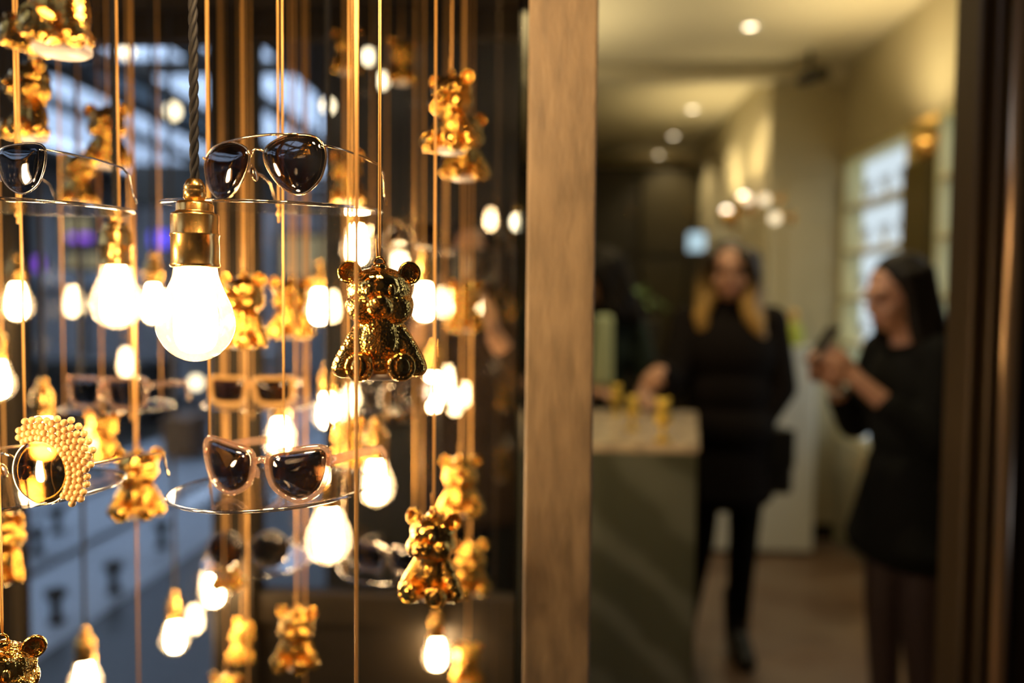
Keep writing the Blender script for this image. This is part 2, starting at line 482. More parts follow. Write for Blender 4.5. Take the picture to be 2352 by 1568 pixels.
def balcony():
    y = 12.0
    a = at(-60, 655, y); b = at(470, 630, y)
    t = thing('balcony', 'pale balcony ledge over grey panels across the hall', 'balcony', (a.x, y, 0))
    wd = b.x - a.x
    obj('ledge', boxm('ledge', 0, wd, -.1, .5, a.z, b.z, .01), M['hallpale'], t)
    n = 6
    for i in range(n):
        obj('panel', boxm('panel', i * wd / n + .02, (i + 1) * wd / n - .02, 0, .06, 0.02, a.z, .008), M['hallgrey'], t)
balcony()
M['lit_window'] = emit('lit_shop_window', (0.75, 0.62, 0.36), 0.5)
M['led_blue'] = emit('blue_led', (0.12, 0.09, 0.9), 2.2)
M['led_violet'] = emit('violet_led', (0.30, 0.10, 0.80), 2.0)
def storefront(px0, py0, px1, py1, y, label):
    a = at(px0, py1, y); b = at(px1, py0, y)
    wd, ht = b.x - a.x, b.z - a.z
    t = thing('shopfront_window', label, 'window', (a.x, y, a.z))
    obj('frame', boxm('frame', -.08, wd + .08, .05, .15, -.08, ht + .08, .01), M['halldark'], t)
    obj('parapet', boxm('parapet', -.1, wd + .1, .06, .2, -a.z, -.08, .01), M['hallgrey'], t)
    for i in range(2):
        obj('lit_pane', boxm('lit_pane', i * wd / 2 + .03, (i + 1) * wd / 2 - .03, 0, .05, 0.03, ht - .03), M['lit_window'], t)
storefront(140, 492, 205, 560, 13.0, 'small beige lit window above the balcony, left of the second bulb')
storefront(150, 578, 232, 618, 12.55, 'low beige lit window just over the pale balcony ledge')
storefront(640, 540, 760, 640, 16.0, 'olive lit window beyond the hanging strings right of the large bulb')
storefront(-40, 560, -5, 640, 13.0, 'lit window at the far left edge of the hall')
def led_sign(label, px0, py0, px1, py1, y, dep, mat):
    a = at(px0, py1, y); b = at(px1, py0, y)
    wd, ht = b.x - a.x, b.z - a.z
    t = thing('led_sign', label, 'sign', (a.x, y, a.z), group='coloured light signs across the hall')
    obj('light_panel', boxm('light_panel', 0, wd, 0, dep, 0, ht, .01), mat, t)
    obj('backing', boxm('backing', -.02, wd + .02, dep, dep + .05, -.02, ht + .02, .006), M['halldark'], t)
    bm = bmesh.new(); tube(bm, [(wd / 2, dep + .03, -a.z), (wd / 2, dep + .03, 0)], .03, 10); obj('pole', mesh_of(bm, 'pole'), M['halldark'], t)
led_sign('blue glowing sign behind the large bulb holder', 345, 531, 402, 566, 11.5, .08, M['led_blue'])
led_sign('violet glowing strip at the far left edge', -30, 535, 36, 590, 11.0, .08, M['led_violet'])
led_sign('small violet oval light on the beige window', 158, 538, 206, 553, 11.7, .05, M['led_violet'])
led_sign('tiny violet light left of the brass lampholders', 72, 590, 94, 622, 12.6, .05, M['led_violet'])
led_sign('violet light panel behind the bears right of the large bulb', 505, 590, 560, 622, 13.5, .06, M['led_violet'])
led_sign('short violet light near the hall floor', 488, 918, 520, 934, 9.0, .05, M['led_violet'])
hall_box('hall_column', 'dark steel column at the left edge of the hall', 'column', -60, 330, 18, 1330, 8.0, .4, M['halldark'])
hall_box('hall_kiosk', 'dark kiosk counter on the hall floor', 'kiosk', 60, 830, 330, 992, 9.0, .8, M['halldark'])
hall_box('hall_bench', 'orange brown bench near the pale paving', 'bench', 372, 960, 440, 1050, 7.0, .4, pbr('bench_wood', (0.35, 0.16, 0.05), .5))
hall_box('hall_soffit', 'dark soffit band under the far roof edge', 'soffit', 300, 374, 640, 470, 20.0, .6, M['halldark'])
bol = bmesh.new(); lathe(bol, [(0, 0), (.035, 0), (.035, .015), (.022, .03), (.022, .10), (.045, .125), (.045, .15), (0, .165)], 16)
bol = mesh_of(bol, 'floor_light')
for (px, py, lab) in [(262, 1398, 'dark low floor light on the pale paving above the dark border'), (130, 1475, 'dark low floor light nearest the bottom left bear'),
                      (372, 1285, 'dark low floor light at the far end of the pale paving'), (132, 1255, 'dark low floor light left of the dark paving joint'), (86, 1310, 'dark low floor light beside the leftmost hanging cord')]:
    yy = CAMZ * FPX / (py - 700)
    p = at(px, py, yy)
    o = obj('floor_light', bol, M['halldark'], None, (p.x, p.y, 0)); tag(o, lab, 'floor light', 'low floor lights on the pale paving')

# small glowing globes standing in for bulb reflections in the panes
glob = bmesh.new(); ell(glob, (0, 0, 0), (.045, .045, .055)); glob = mesh_of(glob, 'globe')
capb = bmesh.new(); lathe(capb, [(0, .09), (.012, .09), (.02, .05), (.03, .04), (0, .04)], 16); capb = mesh_of(capb, 'cap')
M['globe'] = emit('reflection_glow', (1.0, .80, .52), 6.0)
for (px, py, y, lab) in [(292, 117, 5.5, 'small globe imitating a bulb reflection against the blue roof glass, top left'), (397, 255, 5.0, 'small globe imitating a bulb reflection left of the black twisted cord'),
                         (753, 243, 2.5, 'small globe imitating a bulb reflection crossed by a dark cord above the aviators'), (848, 130, 2.4, 'bright round globe imitating a bulb reflection right of the topmost small bear'),
                         (878, 185, 2.45, 'oval globe imitating a bulb reflection behind the main bear cord'), (922, 98, 2.5, 'flattened globe imitating a bulb reflection close under the top rail'),
                         (1190, 510, 2.3, 'bright globe imitating a bulb reflection touching the timber post'), (450, 878, 6.0, 'tiny dim globe imitating a bulb reflection below the large bulb')]:
    p = at(px, py, y)
    t = thing('reflection_globe', lab, 'lamp', p, group='small globes imitating bulb reflections in the glass')
    s = 0.42 if y < 3 else 0.9
    t.scale = (s, s, s)
    obj('globe', glob, M['globe'], t); obj('cap', capb, M['brass'], t)
    bmc = bmesh.new(); tube(bmc, [(0, 0, .09), (0, 0, ((3.1 if y < 3 else HZ) - p.z) / s)], .003, 6)
    obj('cord', mesh_of(bmc, 'cord'), M['cord_black'], t)

# ================================================================== ORNAMENT BEARS
mm = 0.001
def V(*a):
    return tuple(x * mm for x in a)
def make_bear_meshes():
    B = {}
    bm = bmesh.new()      # torso with flared arms, flat underside
    ell(bm, V(0, 0, 27), V(19, 17, 24))
    ell(bm, V(0, 1, 12), V(21, 18, 10))
    capsule(bm, V(0, 0, 40), V(0, 0, 44), .015, .016)
    for s in (-1, 1):
        capsule(bm, V(s * 14, 0, 38), V(s * 21, -3, 25), .008, .0085)
        capsule(bm, V(s * 21, -3, 25), V(s * 28, -5, 11), .0085, .0085)
        ell(bm, V(s * 28, -6, 10), V(8.5, 8, 5.5))
        capsule(bm, V(s * 17, -1, 33), V(s * 20, -2, 10), .007, .009)
    B['body'] = remesh(bm, 'body', .0011, 3)
    bm = bmesh.new()      # head: pear shape with cheeks
    ell(bm, V(0, 0, 71), V(25, 20, 17))
    ell(bm, V(0, 0, 59), V(26.5, 21, 17))
    for s in (-1, 1):
        ell(bm, V(s * 13, -9, 56), V(12, 11, 12))
    capsule(bm, V(0, 0, 46), V(0, 0, 60), .016, .018)
    B['head'] = remesh(bm, 'head', .0011, 3)
    bm = bmesh.new(); ell(bm, V(0, -8.5, 72), V(17.5, 13.5, 13.5), 28, 18); B['face'] = mesh_of(bm, 'face')
    bm = bmesh.new(); ell(bm, V(0, -20, 58.5), V(10.5, 9, 8.5)); ell(bm, V(-4, -24, 55), V(6, 5, 5)); ell(bm, V(4, -24, 55), V(6, 5, 5))
    B['muzzle'] = remesh(bm, 'muzzle', .0009, 3)
    bm = bmesh.new(); ell(bm, V(0, -29, 62), V(5.8, 4, 4.2), 18, 12); B['nose'] = mesh_of(bm, 'nose')
    bm = bmesh.new(); ell(bm, V(0, 0, 0), V(3.3, 2.6, 4.8), 16, 12); B['eye'] = mesh_of(bm, 'eye')
    # ear: cupped disc facing front
    bm = bmesh.new()
    prof = [(0, 2.5), (3.5, 2.2), (5.6, .6), (6.6, -2.2), (7.6, -3.6), (8.8, -3.0), (9.2, -.6), (8.4, 2.6), (6, 4.8), (0, 5.5)]
    lathe(bm, [(r * mm, z * mm) for r, z in prof], 24)
    bmesh.ops.rotate(bm, verts=bm.verts[:], matrix=Matrix.Rotation(R(-90), 3, 'X'))
    B['ear'] = mesh_of(bm, 'ear')
    # leg with foot sole to the front
    bm = bmesh.new()
    prof = [(0, 10), (8, 9), (10.2, 4), (10.8, -3), (11, -9), (10.4, -12.5), (8.6, -13.8), (7.4, -12.6), (0, -12.2)]
    lathe(bm, [(r * mm, z * mm) for r, z in prof], 28)
    bmesh.ops.rotate(bm, verts=bm.verts[:], matrix=Matrix.Rotation(R(-90), 3, 'X'))
    B['leg'] = mesh_of(bm, 'leg')
    bm = bmesh.new(); ell(bm, V(0, -12.2, 0), V(6.2, 2.6, 7.6), 20, 12); B['sole'] = mesh_of(bm, 'sole')
    bm = bmesh.new(); lathe(bm, [(0, 1.2 * mm), (15 * mm, 1.2 * mm), (17.5 * mm, 3 * mm), (17.5 * mm, 6 * mm), (0, 6 * mm)], 32); B['underside'] = mesh_of(bm, 'underside')
    bm = bmesh.new()
    lathe(bm, [(0, 85 * mm), (6.5 * mm, 85 * mm), (6.5 * mm, 88.5 * mm), (4 * mm, 90.5 * mm), (0, 91 * mm)], 20)
    tube(bm, [V(4 * math.cos(a), 0, 90.5 + 5 * math.sin(a)) for a in [PI * k / 8 for k in range(9)]], .0009, 8)
    B['hanging_loop'] = mesh_of(bm, 'hanging_loop')
    return B
BM_ = make_bear_meshes()
BEAR_H = 0.0945
def bear(px, py, hpx, yaw, label, tilt=0.0):
    y = min(FPX * BEAR_H / hpx, 1.68)
    c = at(px, py, y)
    base = Vector((c.x, c.y, c.z - BEAR_H / 2))
    t = thing('bear_ornament', label, 'ornament', base, (0, R(tilt), R(yaw)), 'golden bear ornaments on cords')
    g, f = M['gold'], M['gold_fur']
    obj('body', BM_['body'], f, t)
    h = obj('head', BM_['head'], f, t)
    obj('face', BM_['face'], g, h)
    mz = obj('muzzle', BM_['muzzle'], f, h)
    obj('nose', BM_['nose'], g, h)
    for s in (-1, 1):
        obj('eye', BM_['eye'], g, h, V(s * 8.5, -20, 70), (R(-12), 0, R(s * 20)))
        obj('ear', BM_['ear'], f, h, V(s * 22.5, 0, 83.5), (0, 0, R(s * 14)))
        l = obj('leg', BM_['leg'], f, t, V(s * 14, -15, 11.5), (R(-6), 0, R(s * 9)))
        obj('sole', BM_['sole'], g, l)
    obj('underside', BM_['underside'], M['base_white'], t)
    obj('hanging_loop', BM_['hanging_loop'], g, t)
    bm = bmesh.new()
    tp = Vector((0, 0, 0.0955)); L_ = TOPZ - base.z
    for k in (-1, 1):
        tube(bm, [(k * .0002, 0, tp.z), (k * .0007, 0, tp.z + .012), (k * .0005, 0, L_)], .00062, 6)
    tube(bm, [(-.0022, 0, tp.z - .002), (-.003, 0, tp.z + .014)], .00055, 6)
    obj('cord', mesh_of(bm, 'cord'), M['cord_gold'], t)
    return t

BEARS = [
    (872, 734, 283, 14, 'sharp golden glass bear at the centre of the hanging display', 0),
    (140, -44, 345, -33, 'large golden bear cut off by the top edge, pale underside showing', 0),
    (72, 230, 190, -35, 'blurred golden bear just below the cut-off bear at top left', 0),
    (247, 312, 152, 10, 'pale blurred bear crossed by a thin black cord, upper left', 0),
    (182, 408, 130, 0, 'orange bear behind the metal sunglasses at the left edge', 0),
    (1037, 258, 190, -28, 'golden bear hanging highest beside the timber post', 0),
    (1066, 335, 160, 20, 'golden bear tucked below and behind the highest right-hand bear', 0),
    (560, 712, 185, -15, 'golden bear directly right of the largest bulb', 0),
    (668, 706, 150, 10, 'golden bear behind the string, second right of the largest bulb', 0),
    (1068, 702, 124, 15, 'small golden bear at mid height closest to the timber post', 0),
    (1058, 1113, 147, 12, 'golden bear low on the right, above the brightest right-hand pair', 0),
    (996, 1272, 217, -20, 'large blurred golden bear low on the right, front of its pair', 0),
    (1080, 1302, 130, 25, 'golden bear half hidden behind the large low right-hand bear', 0),
    (682, 1461, 154, -6, 'golden bear hanging at the bottom below the low middle bulb', 0),
    (797, 118, 92, 5, 'small golden bear under the top rail left of a round reflection globe', 0),
    (797, 408, 124, -10, 'golden bear right of the aviator sunglasses on the upper shelf', 0),
    (236, 1000, 128, -5, 'pale gold bear right of the pearl-trimmed sunglasses', 0),
    (316, 1107, 172, 15, 'golden bear between the two lower clear shelves', 0),
    (14, 1252, 178, -20, 'bright golden bear cut by the left edge under the lower shelf', 0),
    (8, 1592, 288, 18, 'golden bear rising from the bottom left corner', 0),
    (797, 1015, 118, 0, 'small golden bear left of a brass lampholder, above clear sunglasses', 0),
    (523, 1300, 112, 10, 'golden bear under the clear-framed sunglasses shelf', 0),
    (520, 1606, 132, -8, 'golden bear only just rising over the bottom edge', 0),
    (1074, 1522, 98, 0, 'dim golden bear lowest on the right near the post', 0),
    (922, 142, 88, 30, 'dim golden bear under the flattened reflection globe near the top rail', 0),
    (560, 1470, 94, -30, 'dim golden bear left of the bottom middle bear', 0),
]
for b in BEARS:
    bear(b[0], b[1], b[2], b[3], b[4], b[5])

# ================================================================== BULBS
def bulb_meshes():
    K = {}
    # origin at centre of the widest glass section, z up; glass diameter 60 mm
    prof = [(0, -30.5), (8, -29.4), (16, -25.6), (22, -20.4), (26.5, -14), (29.3, -6.5), (30, 0), (29.0, 7.5), (26.4, 15), (23, 22.5), (19.8, 30), (17.4, 37), (16.4, 44), (16.2, 52)]
    fine = []
    for i in range(len(prof) - 1):
        p0, p1, p2, p3 = (Vector(prof[max(0, min(len(prof) - 1, i + k - 1))]) for k in range(4))
        if i == 0:
            p0 = Vector((-p2.x, p2.y))
        for k in range(4):
            t = k / 4
            q = .5 * ((2 * p1) + (p2 - p0) * t + (2 * p0 - 5 * p1 + 4 * p2 - p3) * t * t + (3 * p1 - p0 - 3 * p2 + p3) * t ** 3)
            fine.append((max(q.x, 0), q.y))
    prof = fine + [prof[-1]]
    bm = bmesh.new(); lathe(bm, [(r * mm, z * mm) for r, z in prof], 56); K['glass_envelope'] = mesh_of(bm, 'glass_envelope')
    prof = [(0, -24), (6, -23.6), (11, -21.4), (14.5, -17), (16.3, -10), (16.8, -2), (16.4, 8), (15, 18), (12.8, 28), (11, 38), (9.5, 47), (0, 47)]
    bm = bmesh.new(); lathe(bm, [(r * mm, z * mm) for r, z in prof], 24); K['glowing_core'] = mesh_of(bm, 'glowing_core')
    prof = [(16, 44), (18.2, 44), (18.9, 45), (18.9, 46.5), (18.2, 47.5), (18.2, 68), (18.7, 68.7), (18.7, 70), (18.2, 70.6), (18.2, 84), (17.6, 86), (15, 86.6), (14.2, 88), (14.2, 93), (12.5, 95.2), (9, 95.6), (0, 95.6)]
    bm = bmesh.new(); lathe(bm, [(r * mm, z * mm) for r, z in prof], 40); K['lampholder'] = mesh_of(bm, 'lampholder')
    prof = [(0, 95), (7.5, 95), (7.5, 97.5), (8.6, 98), (8.6, 104), (8.1, 105), (8.4, 105.6), (8.0, 108), (5.6, 112.5), (4.6, 113), (0, 113)]
    bm = bmesh.new(); lathe(bm, [(r * mm, z * mm) for r, z in prof], 24); K['cord_grip'] = mesh_of(bm, 'cord_grip')
    bm = bmesh.new()
    tube(bm, [V(18.0, 0, 62), V(20.0, 0, 62)], .0016, 10); K['grub_screw'] = mesh_of(bm, 'grub_screw')
    return K
KB = bulb_meshes()
def bulb(px, py, wpx, label, detail=False):
    y = FPX * .060 / wpx
    c = at(px, py, y)
    t = thing('light_bulb', label, 'light bulb', c, (0, 0, random.uniform(0, 6)), 'glowing pear-shaped bulbs on black cords')
    obj('glass_envelope', KB['glass_envelope'], M['envelope'], t)
    obj('glowing_core', KB['glowing_core'], M['filament'], t)
    lh = obj('lampholder', KB['lampholder'], M['brass'], t)
    obj('grub_screw', KB['grub_screw'], M['brass'], lh)
    obj('cord_grip', KB['cord_grip'], M['brass'], t)
    bm = bmesh.new()
    z0, z1 = .110, TOPZ - c.z
    n = int((z1 - z0) / (.0022 if detail else .006)) + 2
    for ph in (0, 2 * PI / 3, 4 * PI / 3):
        tube(bm, [(.0019 * math.cos(ph + 2 * PI * (z0 + (z1 - z0) * k / n) / .034), .0019 * math.sin(ph + 2 * PI * (z0 + (z1 - z0) * k / n) / .034), z0 + (z1 - z0) * k / n) for k in range(n + 1)], .0019, 7)
    obj('cord', mesh_of(bm, 'cord'), M['cord_black'], t)
    return t
BULBS = [
    (450, 742, 178, 'largest glowing bulb in a stepped brass holder on twisted black cord'),
    (268, 697, 118, 'second largest glowing bulb, left of the largest one'),
    (354, 708, 72, 'blurred bulb peeking between the two large bulbs at left'),
    (755, 1240, 112, 'glowing bulb hanging under the clear shelf of cat-eye sunglasses'),
    (864, 1118, 88, 'glowing bulb behind the string right of the cat-eye sunglasses'),
    (643, 1012, 72, 'blurred glowing bulb above the bridge of the cat-eye sunglasses'),
    (40, 702, 66, 'blurred bulb behind the leftmost golden cord'),
    (733, 714, 64, 'blurred bulb between the two strings left of the central bear'),
    (975, 704, 68, 'blurred bulb touching the right cheek of the central bear'),
    (-4, 882, 72, 'bulb half cut by the left edge above the pearl sunglasses'),
    (402, 1468, 64, 'dim bulb low on the left near the dark border'),
    (1003, 1508, 64, 'dim bulb at the bottom near the timber post'),
    (492, 1362, 66, 'pale bulb crossed by the left golden cord near the bottom'),
    (196, 1568, 74, 'bulb cut by the bottom edge at the left'),
    (100, 1020, 84, 'bulb seen through the round pearl-trimmed sunglasses'),
    (752, 952, 66, 'blurred bulb crossed by a dark cord left of the small bear'),
    (996, 905, 66, 'blurred bulb right below the paws of the central bear'),
    (820, 574, 71, 'blurred bulb behind the upper left ear of the central bear'),
]
# bulbs of the same display hanging just outside the picture, mirrored in the lenses and ornaments
BULBS += [(-560, 420, 200, 'bulb hanging left of the picture, high'), (-420, 1250, 205, 'bulb hanging left of the picture, low'), (430, -430, 215, 'bulb hanging above the picture at left'),
          (800, -430, 220, 'bulb hanging above the picture over the central bear'), (-700, 850, 240, 'bulb hanging far left of the picture'), (950, -1288, 238, 'unseen bulb added high in front to light the central bear')]  # the last bulb is added to light the right side of the bear
for i, b in enumerate(BULBS):
    bulb(*b, detail=(i == 0))

# ================================================================== CLEAR SHELVES
def shelf(px, py, y, r, cords, label, tilt=(0, 0)):
    """clear round shelf hung on cords; cords = [(dx,dy)] relative to its centre"""
    c = at(px, py, y)
    t = thing('clear_shelf', label, 'shelf', c, (0, 0, 0), 'clear round shelves hung on cords')
    bm = bmesh.new()
    e = .0007
    lathe(bm, [(0, 0), (r - e, 0), (r, e), (r, .003 - e), (r - e, .003), (0, .003)], 72)
    for f in bm.faces:
        f.smooth = False
    d = obj('disc', mesh_of(bm, 'disc', False), M['acrylic'], t, None, (R(tilt[0]), R(tilt[1]), 0))
    bm = bmesh.new(); tube(bm, [(r * math.cos(2 * PI * q / 96), r * math.sin(2 * PI * q / 96), .0015) for q in range(96)], .0016, 8, closed=True)
    obj('polished_edge', mesh_of(bm, 'polished_edge'), M['edge'], d)
    kn = bmesh.new(); ell(kn, (0, 0, 0), (.0026, .0026, .003), 12, 8); kn = mesh_of(kn, 'knot')
    for (dx, dy) in cords:
        zz = dy * math.sin(R(tilt[0])) - dx * math.sin(R(tilt[1]))
        bm = bmesh.new(); tube(bm, [(dx, dy, zz - .012), (dx, dy, TOPZ - c.z)], .0011, 8)
        obj('cord', mesh_of(bm, 'cord'), M['cord_gold'], t)
        obj('knot', kn, M['cord_gold'], t, (dx, dy, zz - .004))
    return c

def rel(px, y, c, cy):
    p = at(px, cy, y)
    return (p.x - c.x, p.y - c.y)
cA = at(632, 480, .735); cB = at(48, 479, .705)
shelf(632, 480, .735, .0975, [rel(640, .745, cA, 480), rel(481, .755, cA, 480), (.055, .07)], 'upper clear round shelf carrying the aviator sunglasses', (3.6, 1.4))
shelf(626, 1122, .720, .0900, [rel(653, .735, at(626, 1122, .72), 1122), rel(483, .752, at(626, 1122, .72), 1122), (.055, .065)], 'lower clear round shelf carrying the clear cat-eye sunglasses', (0, -2.0))
shelf(48, 479, .705, .0935, [rel(40, .735, cB, 480), (.05, .075), (-.085, .03)], 'upper clear round shelf cut by the left edge', (2.0, .8))
shelf(40, 1128, .700, .0900, [rel(60, .735, at(40, 1128, .70), 1128), (-.08, .02)], 'lower clear round shelf at the left with pearl sunglasses', (0, -3.5))
tri = [(.0, -.075), (-.065, .04), (.065, .04)]
def tri_rot(a, r=.076):
    return [(r * math.cos(R(a + 120 * k)), r * math.sin(R(a + 120 * k))) for k in range(3)]
shelf(925, 935, 1.42, .09, tri_rot(20), 'far clear shelf below the central bear with a studded frame')
shelf(275, 935, 1.12, .075, tri_rot(70), 'far clear shelf at left holding a studded frame under the bulbs')
shelf(602, 928, 1.22, .09, tri_rot(40), 'middle clear shelf holding the honey-coloured sunglasses')
shelf(592, 1288, 1.25, .085, tri_rot(10), 'far low clear shelf under the cat-eye sunglasses')
shelf(905, 1300, 1.22, .085, tri_rot(75), 'far low clear shelf beside the big right-hand bear')
shelf(945, 576, 1.45, .09, tri_rot(95), 'far clear shelf behind the ear of the central bear')

def lone_cord(px, y, label):
    p = at(px, 784, y)
    bm = bmesh.new()
    for k in (-1, 1):
        tube(bm, [(k * .0007, 0, 0), (k * .0007, 0, TOPZ - BOTZ)], .0007, 6)
    tag(obj('hanging_cord', mesh_of(bm, 'hanging_cord'), M['cord_gold'], None, (p.x, p.y, BOTZ)), label, 'cord', 'long golden cords')
lone_cord(819, .545, 'sharp golden double cord passing in front of the central bear')
lone_cord(699, 1.2, 'blurred brown gold cord right of the middle string')
lone_cord(565, 1.05, 'blurred golden cord left of the middle string')
lone_cord(308, 1.0, 'blurred golden cord between the two large bulbs')

# ================================================================== SUNGLASSES
def spline(pts, n=8):
    out = []
    m = len(pts)
    for i in range(m):
        p0, p1, p2, p3 = (Vector(pts[(i + k - 1) % m]) for k in range(4))
        for k in range(n):
            t = k / n
            out.append(.5 * ((2 * p1) + (p2 - p0) * t + (2 * p0 - 5 * p1 + 4 * p2 - p3) * t * t + (3 * p1 - p0 - 3 * p2 + p3) * t ** 3))
    return out
SHAPES = {
    'aviator': [(-24, 13), (-5, 20.5), (18, 18), (27.5, 6), (22, -13), (5, -23), (-13, -15), (-25, 1)],
    'cateye': [(-22, 14), (0, 18.5), (24, 21), (28, 9), (20, -13), (1, -22), (-19, -13), (-25, 3)],
    'round': [(25 * math.cos(2 * PI * k / 10), 25 * math.sin(2 * PI * k / 10)) for k in range(10)][::-1],
    'browline': [(-24, 15), (0, 17.5), (24, 15), (28, 4), (20, -15), (1, -23), (-18, -15), (-27, 3)],
    'square': [(-25, 17), (0, 18.5), (26, 18), (27, 4), (23, -15), (0, -19), (-21, -15), (-26, 4)],
}
def sunglasses(loc, yaw, shape, label, lensmat, rimmat, rim=.0009, brow=False, studs=0, pearls=False, pads=True, group='sunglasses on clear shelves', temple_len=105, pitch=0, scale=1.0):
    t = thing('sunglasses', label, 'sunglasses', loc, (R(pitch), 0, R(yaw)), group)
    t.scale = (scale,) * 3
    base = spline(SHAPES[shape])
    zmin = min(p.y for p in base)
    gap = 33.5
    for s in (-1, 1):
        out = [(s * p.x * mm, p.y * mm) for p in base]
        lx = s * gap * mm
        lz = (-zmin) * mm + rim
        wrap = R(s * 7)
        # lens
        bm = bmesh.new()
        front, back = [], []
        for q, sc in enumerate((0, .25, .5, .75, .97)):
            bul = -.0042 * (1 - sc * sc)
            if q == 0:
                front.append([bm.verts.new((0, bul - .0008, 0))]); back.append([bm.verts.new((0, bul + .0008, 0))])
            else:
                front.append([bm.verts.new((x * sc, bul - .0008, z * sc)) for x, z in out]); back.append([bm.verts.new((x * sc, bul + .0008, z * sc)) for x, z in out])
        n = len(out)
        for rings in (front, back):
            for A, Bb in zip(rings, rings[1:]):
                for i in range(n):
                    j = (i + 1) % n
                    if len(A) == 1:
                        bm.faces.new((A[0], Bb[i], Bb[j]))
                    else:
                        bm.faces.new((A[i], Bb[i], Bb[j], A[j]))
        for i in range(n):
            j = (i + 1) % n
            bm.faces.new((front[-1][i], back[-1][i], back[-1][j], front[-1][j]))
        bmesh.ops.recalc_face_normals(bm, faces=bm.faces[:])
        obj('lens', mesh_of(bm, 'lens'), lensmat, t, (lx, 0, lz), (0, 0, wrap))
        # rim
        bm = bmesh.new()
        if rim < .0015:
            tube(bm, [(x, 0, z) for x, z in out], rim, 8, closed=True)
        else:
            tube(bm, [(x * 1.05, 0, z * 1.05) for x, z in out], rim, 10, closed=True, flat=(rim * 1.25, rim))
        rr = obj('rim', mesh_of(bm, 'rim'), rimmat, t, (lx, 0, lz), (0, 0, wrap))
        if pads:
            bm = bmesh.new()
            ell(bm, (s * (gap - 22) * mm, .006, lz - .004), (.0022, .0035, .006), 12, 8, (0, R(s * 18), 0))
            tube(bm, [(s * (gap - 25) * mm, .0, lz + .002), (s * (gap - 21) * mm, .004, lz + .002), (s * (gap - 22) * mm, .006, lz - .003)], .0005, 6)
            obj('nose_pad', mesh_of(bm, 'nose_pad'), M['clear_frame'] if rim >= .0015 else rimmat, t)
        # temple
        hx = s * (gap + 28.5) * mm
        hz = lz + (.011 if shape != 'round' else .004)
        bm = bmesh.new()
        Lt = temple_len * mm
        path = [(hx - s * .003, .0, hz), (hx, .004, hz), (hx + s * .001, .02, hz), (hx + s * .001, Lt * .55, hz - .001), (hx, Lt * .85, hz - .004), (hx - s * .002, Lt * .95, hz * .72), (hx - s * .004, Lt, hz * .30), (hx - s * .005, Lt + .004, .0015)]
        if rim < .0015:
            tube(bm, path, .0009, 8)
        else:
            tube(bm, path, .0024, 10, flat=(.0016, .0042))
        obj('temple', mesh_of(bm, 'temple'), rimmat, t)
        if studs:
            sm = bmesh.new()
            bmesh.ops.create_icosphere(sm, subdivisions=1, radius=.0019)
            sm = mesh_of(sm, 'crystal', False)
            for k in range(0, n, max(1, n // studs)):
                x, z = out[k]
                for ring in (1.04, 1.17):
                    obj('crystal', sm, M['crystal'], rr, (x * ring, -.0022, z * ring), (random.random() * 3, random.random() * 3, 0))
        if pearls and s == 1:
            pm = bmesh.new(); bmesh.ops.create_icosphere(pm, subdivisions=2, radius=.0028); pm = mesh_of(pm, 'pearl')
            for row in range(6):
                for k in range(20):
                    a = R(118 - k * 8.3)
                    wd = 1 + (2.2 + 3.6 * math.exp(-((a - R(38)) / .55) ** 2)) * .9
                    if row > wd:
                        continue
                    rr_ = .0262 + row * .0046
                    obj('pearl', pm, M['pearl'], rr, (rr_ * math.cos(a + (row % 2) * .07), -.003 + random.uniform(-.001, .001), rr_ * math.sin(a + (row % 2) * .07)))
    lz = (-zmin) * mm + rim
    bm = bmesh.new()
    bi = (gap - 24.5) * mm
    if rim < .0015:
        tube(bm, [(-bi, 0, lz + .008), (-bi * .5, -.003, lz + .0115), (0, -.004, lz + .0125), (bi * .5, -.003, lz + .0115), (bi, 0, lz + .008)], rim * 1.1, 8)
    else:
        tube(bm, [(-bi, 0, lz + .006), (0, -.002, lz + .009), (bi, 0, lz + .006)], .0024, 10, flat=(.0024, .0030))
    obj('bridge', mesh_of(bm, 'bridge'), rimmat, t)
    if brow:
        bm = bmesh.new()
        tube(bm, [(-(gap + 4) * mm, -.001, lz + .0205), (-.012, -.002, lz + .0225), (0, -.002, lz + .0227), (.012, -.002, lz + .0225), ((gap + 4) * mm, -.001, lz + .0205)], .001, 8)
        obj('brow_bar', mesh_of(bm, 'brow_bar'), rimmat, t)
    return t
zA = cA.z - .0013
p = at(597, 450, .655)
sunglasses((p.x, p.y, zA + .0005), -24, 'aviator', 'gold-rimmed aviator sunglasses with dark brown lenses on the upper shelf', M['lens_brown'], M['gold_metal'], brow=True, temple_len=78, scale=1.10)
p = at(-2, 450, .655)
sunglasses((p.x, p.y, cB.z + .0037), -26, 'browline', 'thin metal sunglasses with grey lenses at the upper left edge', M['lens_grey'], M['dark_metal'], temple_len=84)
c3 = at(626, 1122, .720); p = at(604, 1150, .668)
sunglasses((p.x, p.y, c3.z + .0042), -18, 'cateye', 'clear-framed cat-eye sunglasses with brown lenses on the lower shelf', M['lens_brown'], M['clear_frame'], rim=.0024, scale=1.02)
c4 = at(40, 1128, .70); p = at(20, 1140, .65)
sunglasses((p.x, p.y, c4.z + .0035), -14, 'round', 'round gold sunglasses trimmed with pearls on the lower left shelf', M['lens_amber'], M['gold_metal'], pearls=True, scale=1.1)
c = at(602, 928, 1.22); sunglasses((c.x, c.y - .045, c.z + .0035), 4, 'square', 'blurred honey-framed sunglasses on the middle shelf', M['lens_brown'], M['amber_frame'], rim=.0034, pads=False)
c = at(925, 935, 1.42); sunglasses((c.x, c.y - .045, c.z + .0035), 12, 'cateye', 'blurred crystal-studded sunglasses below the central bear', M['lens_grey'], M['black_frame'], rim=.0028, studs=14, pads=False)
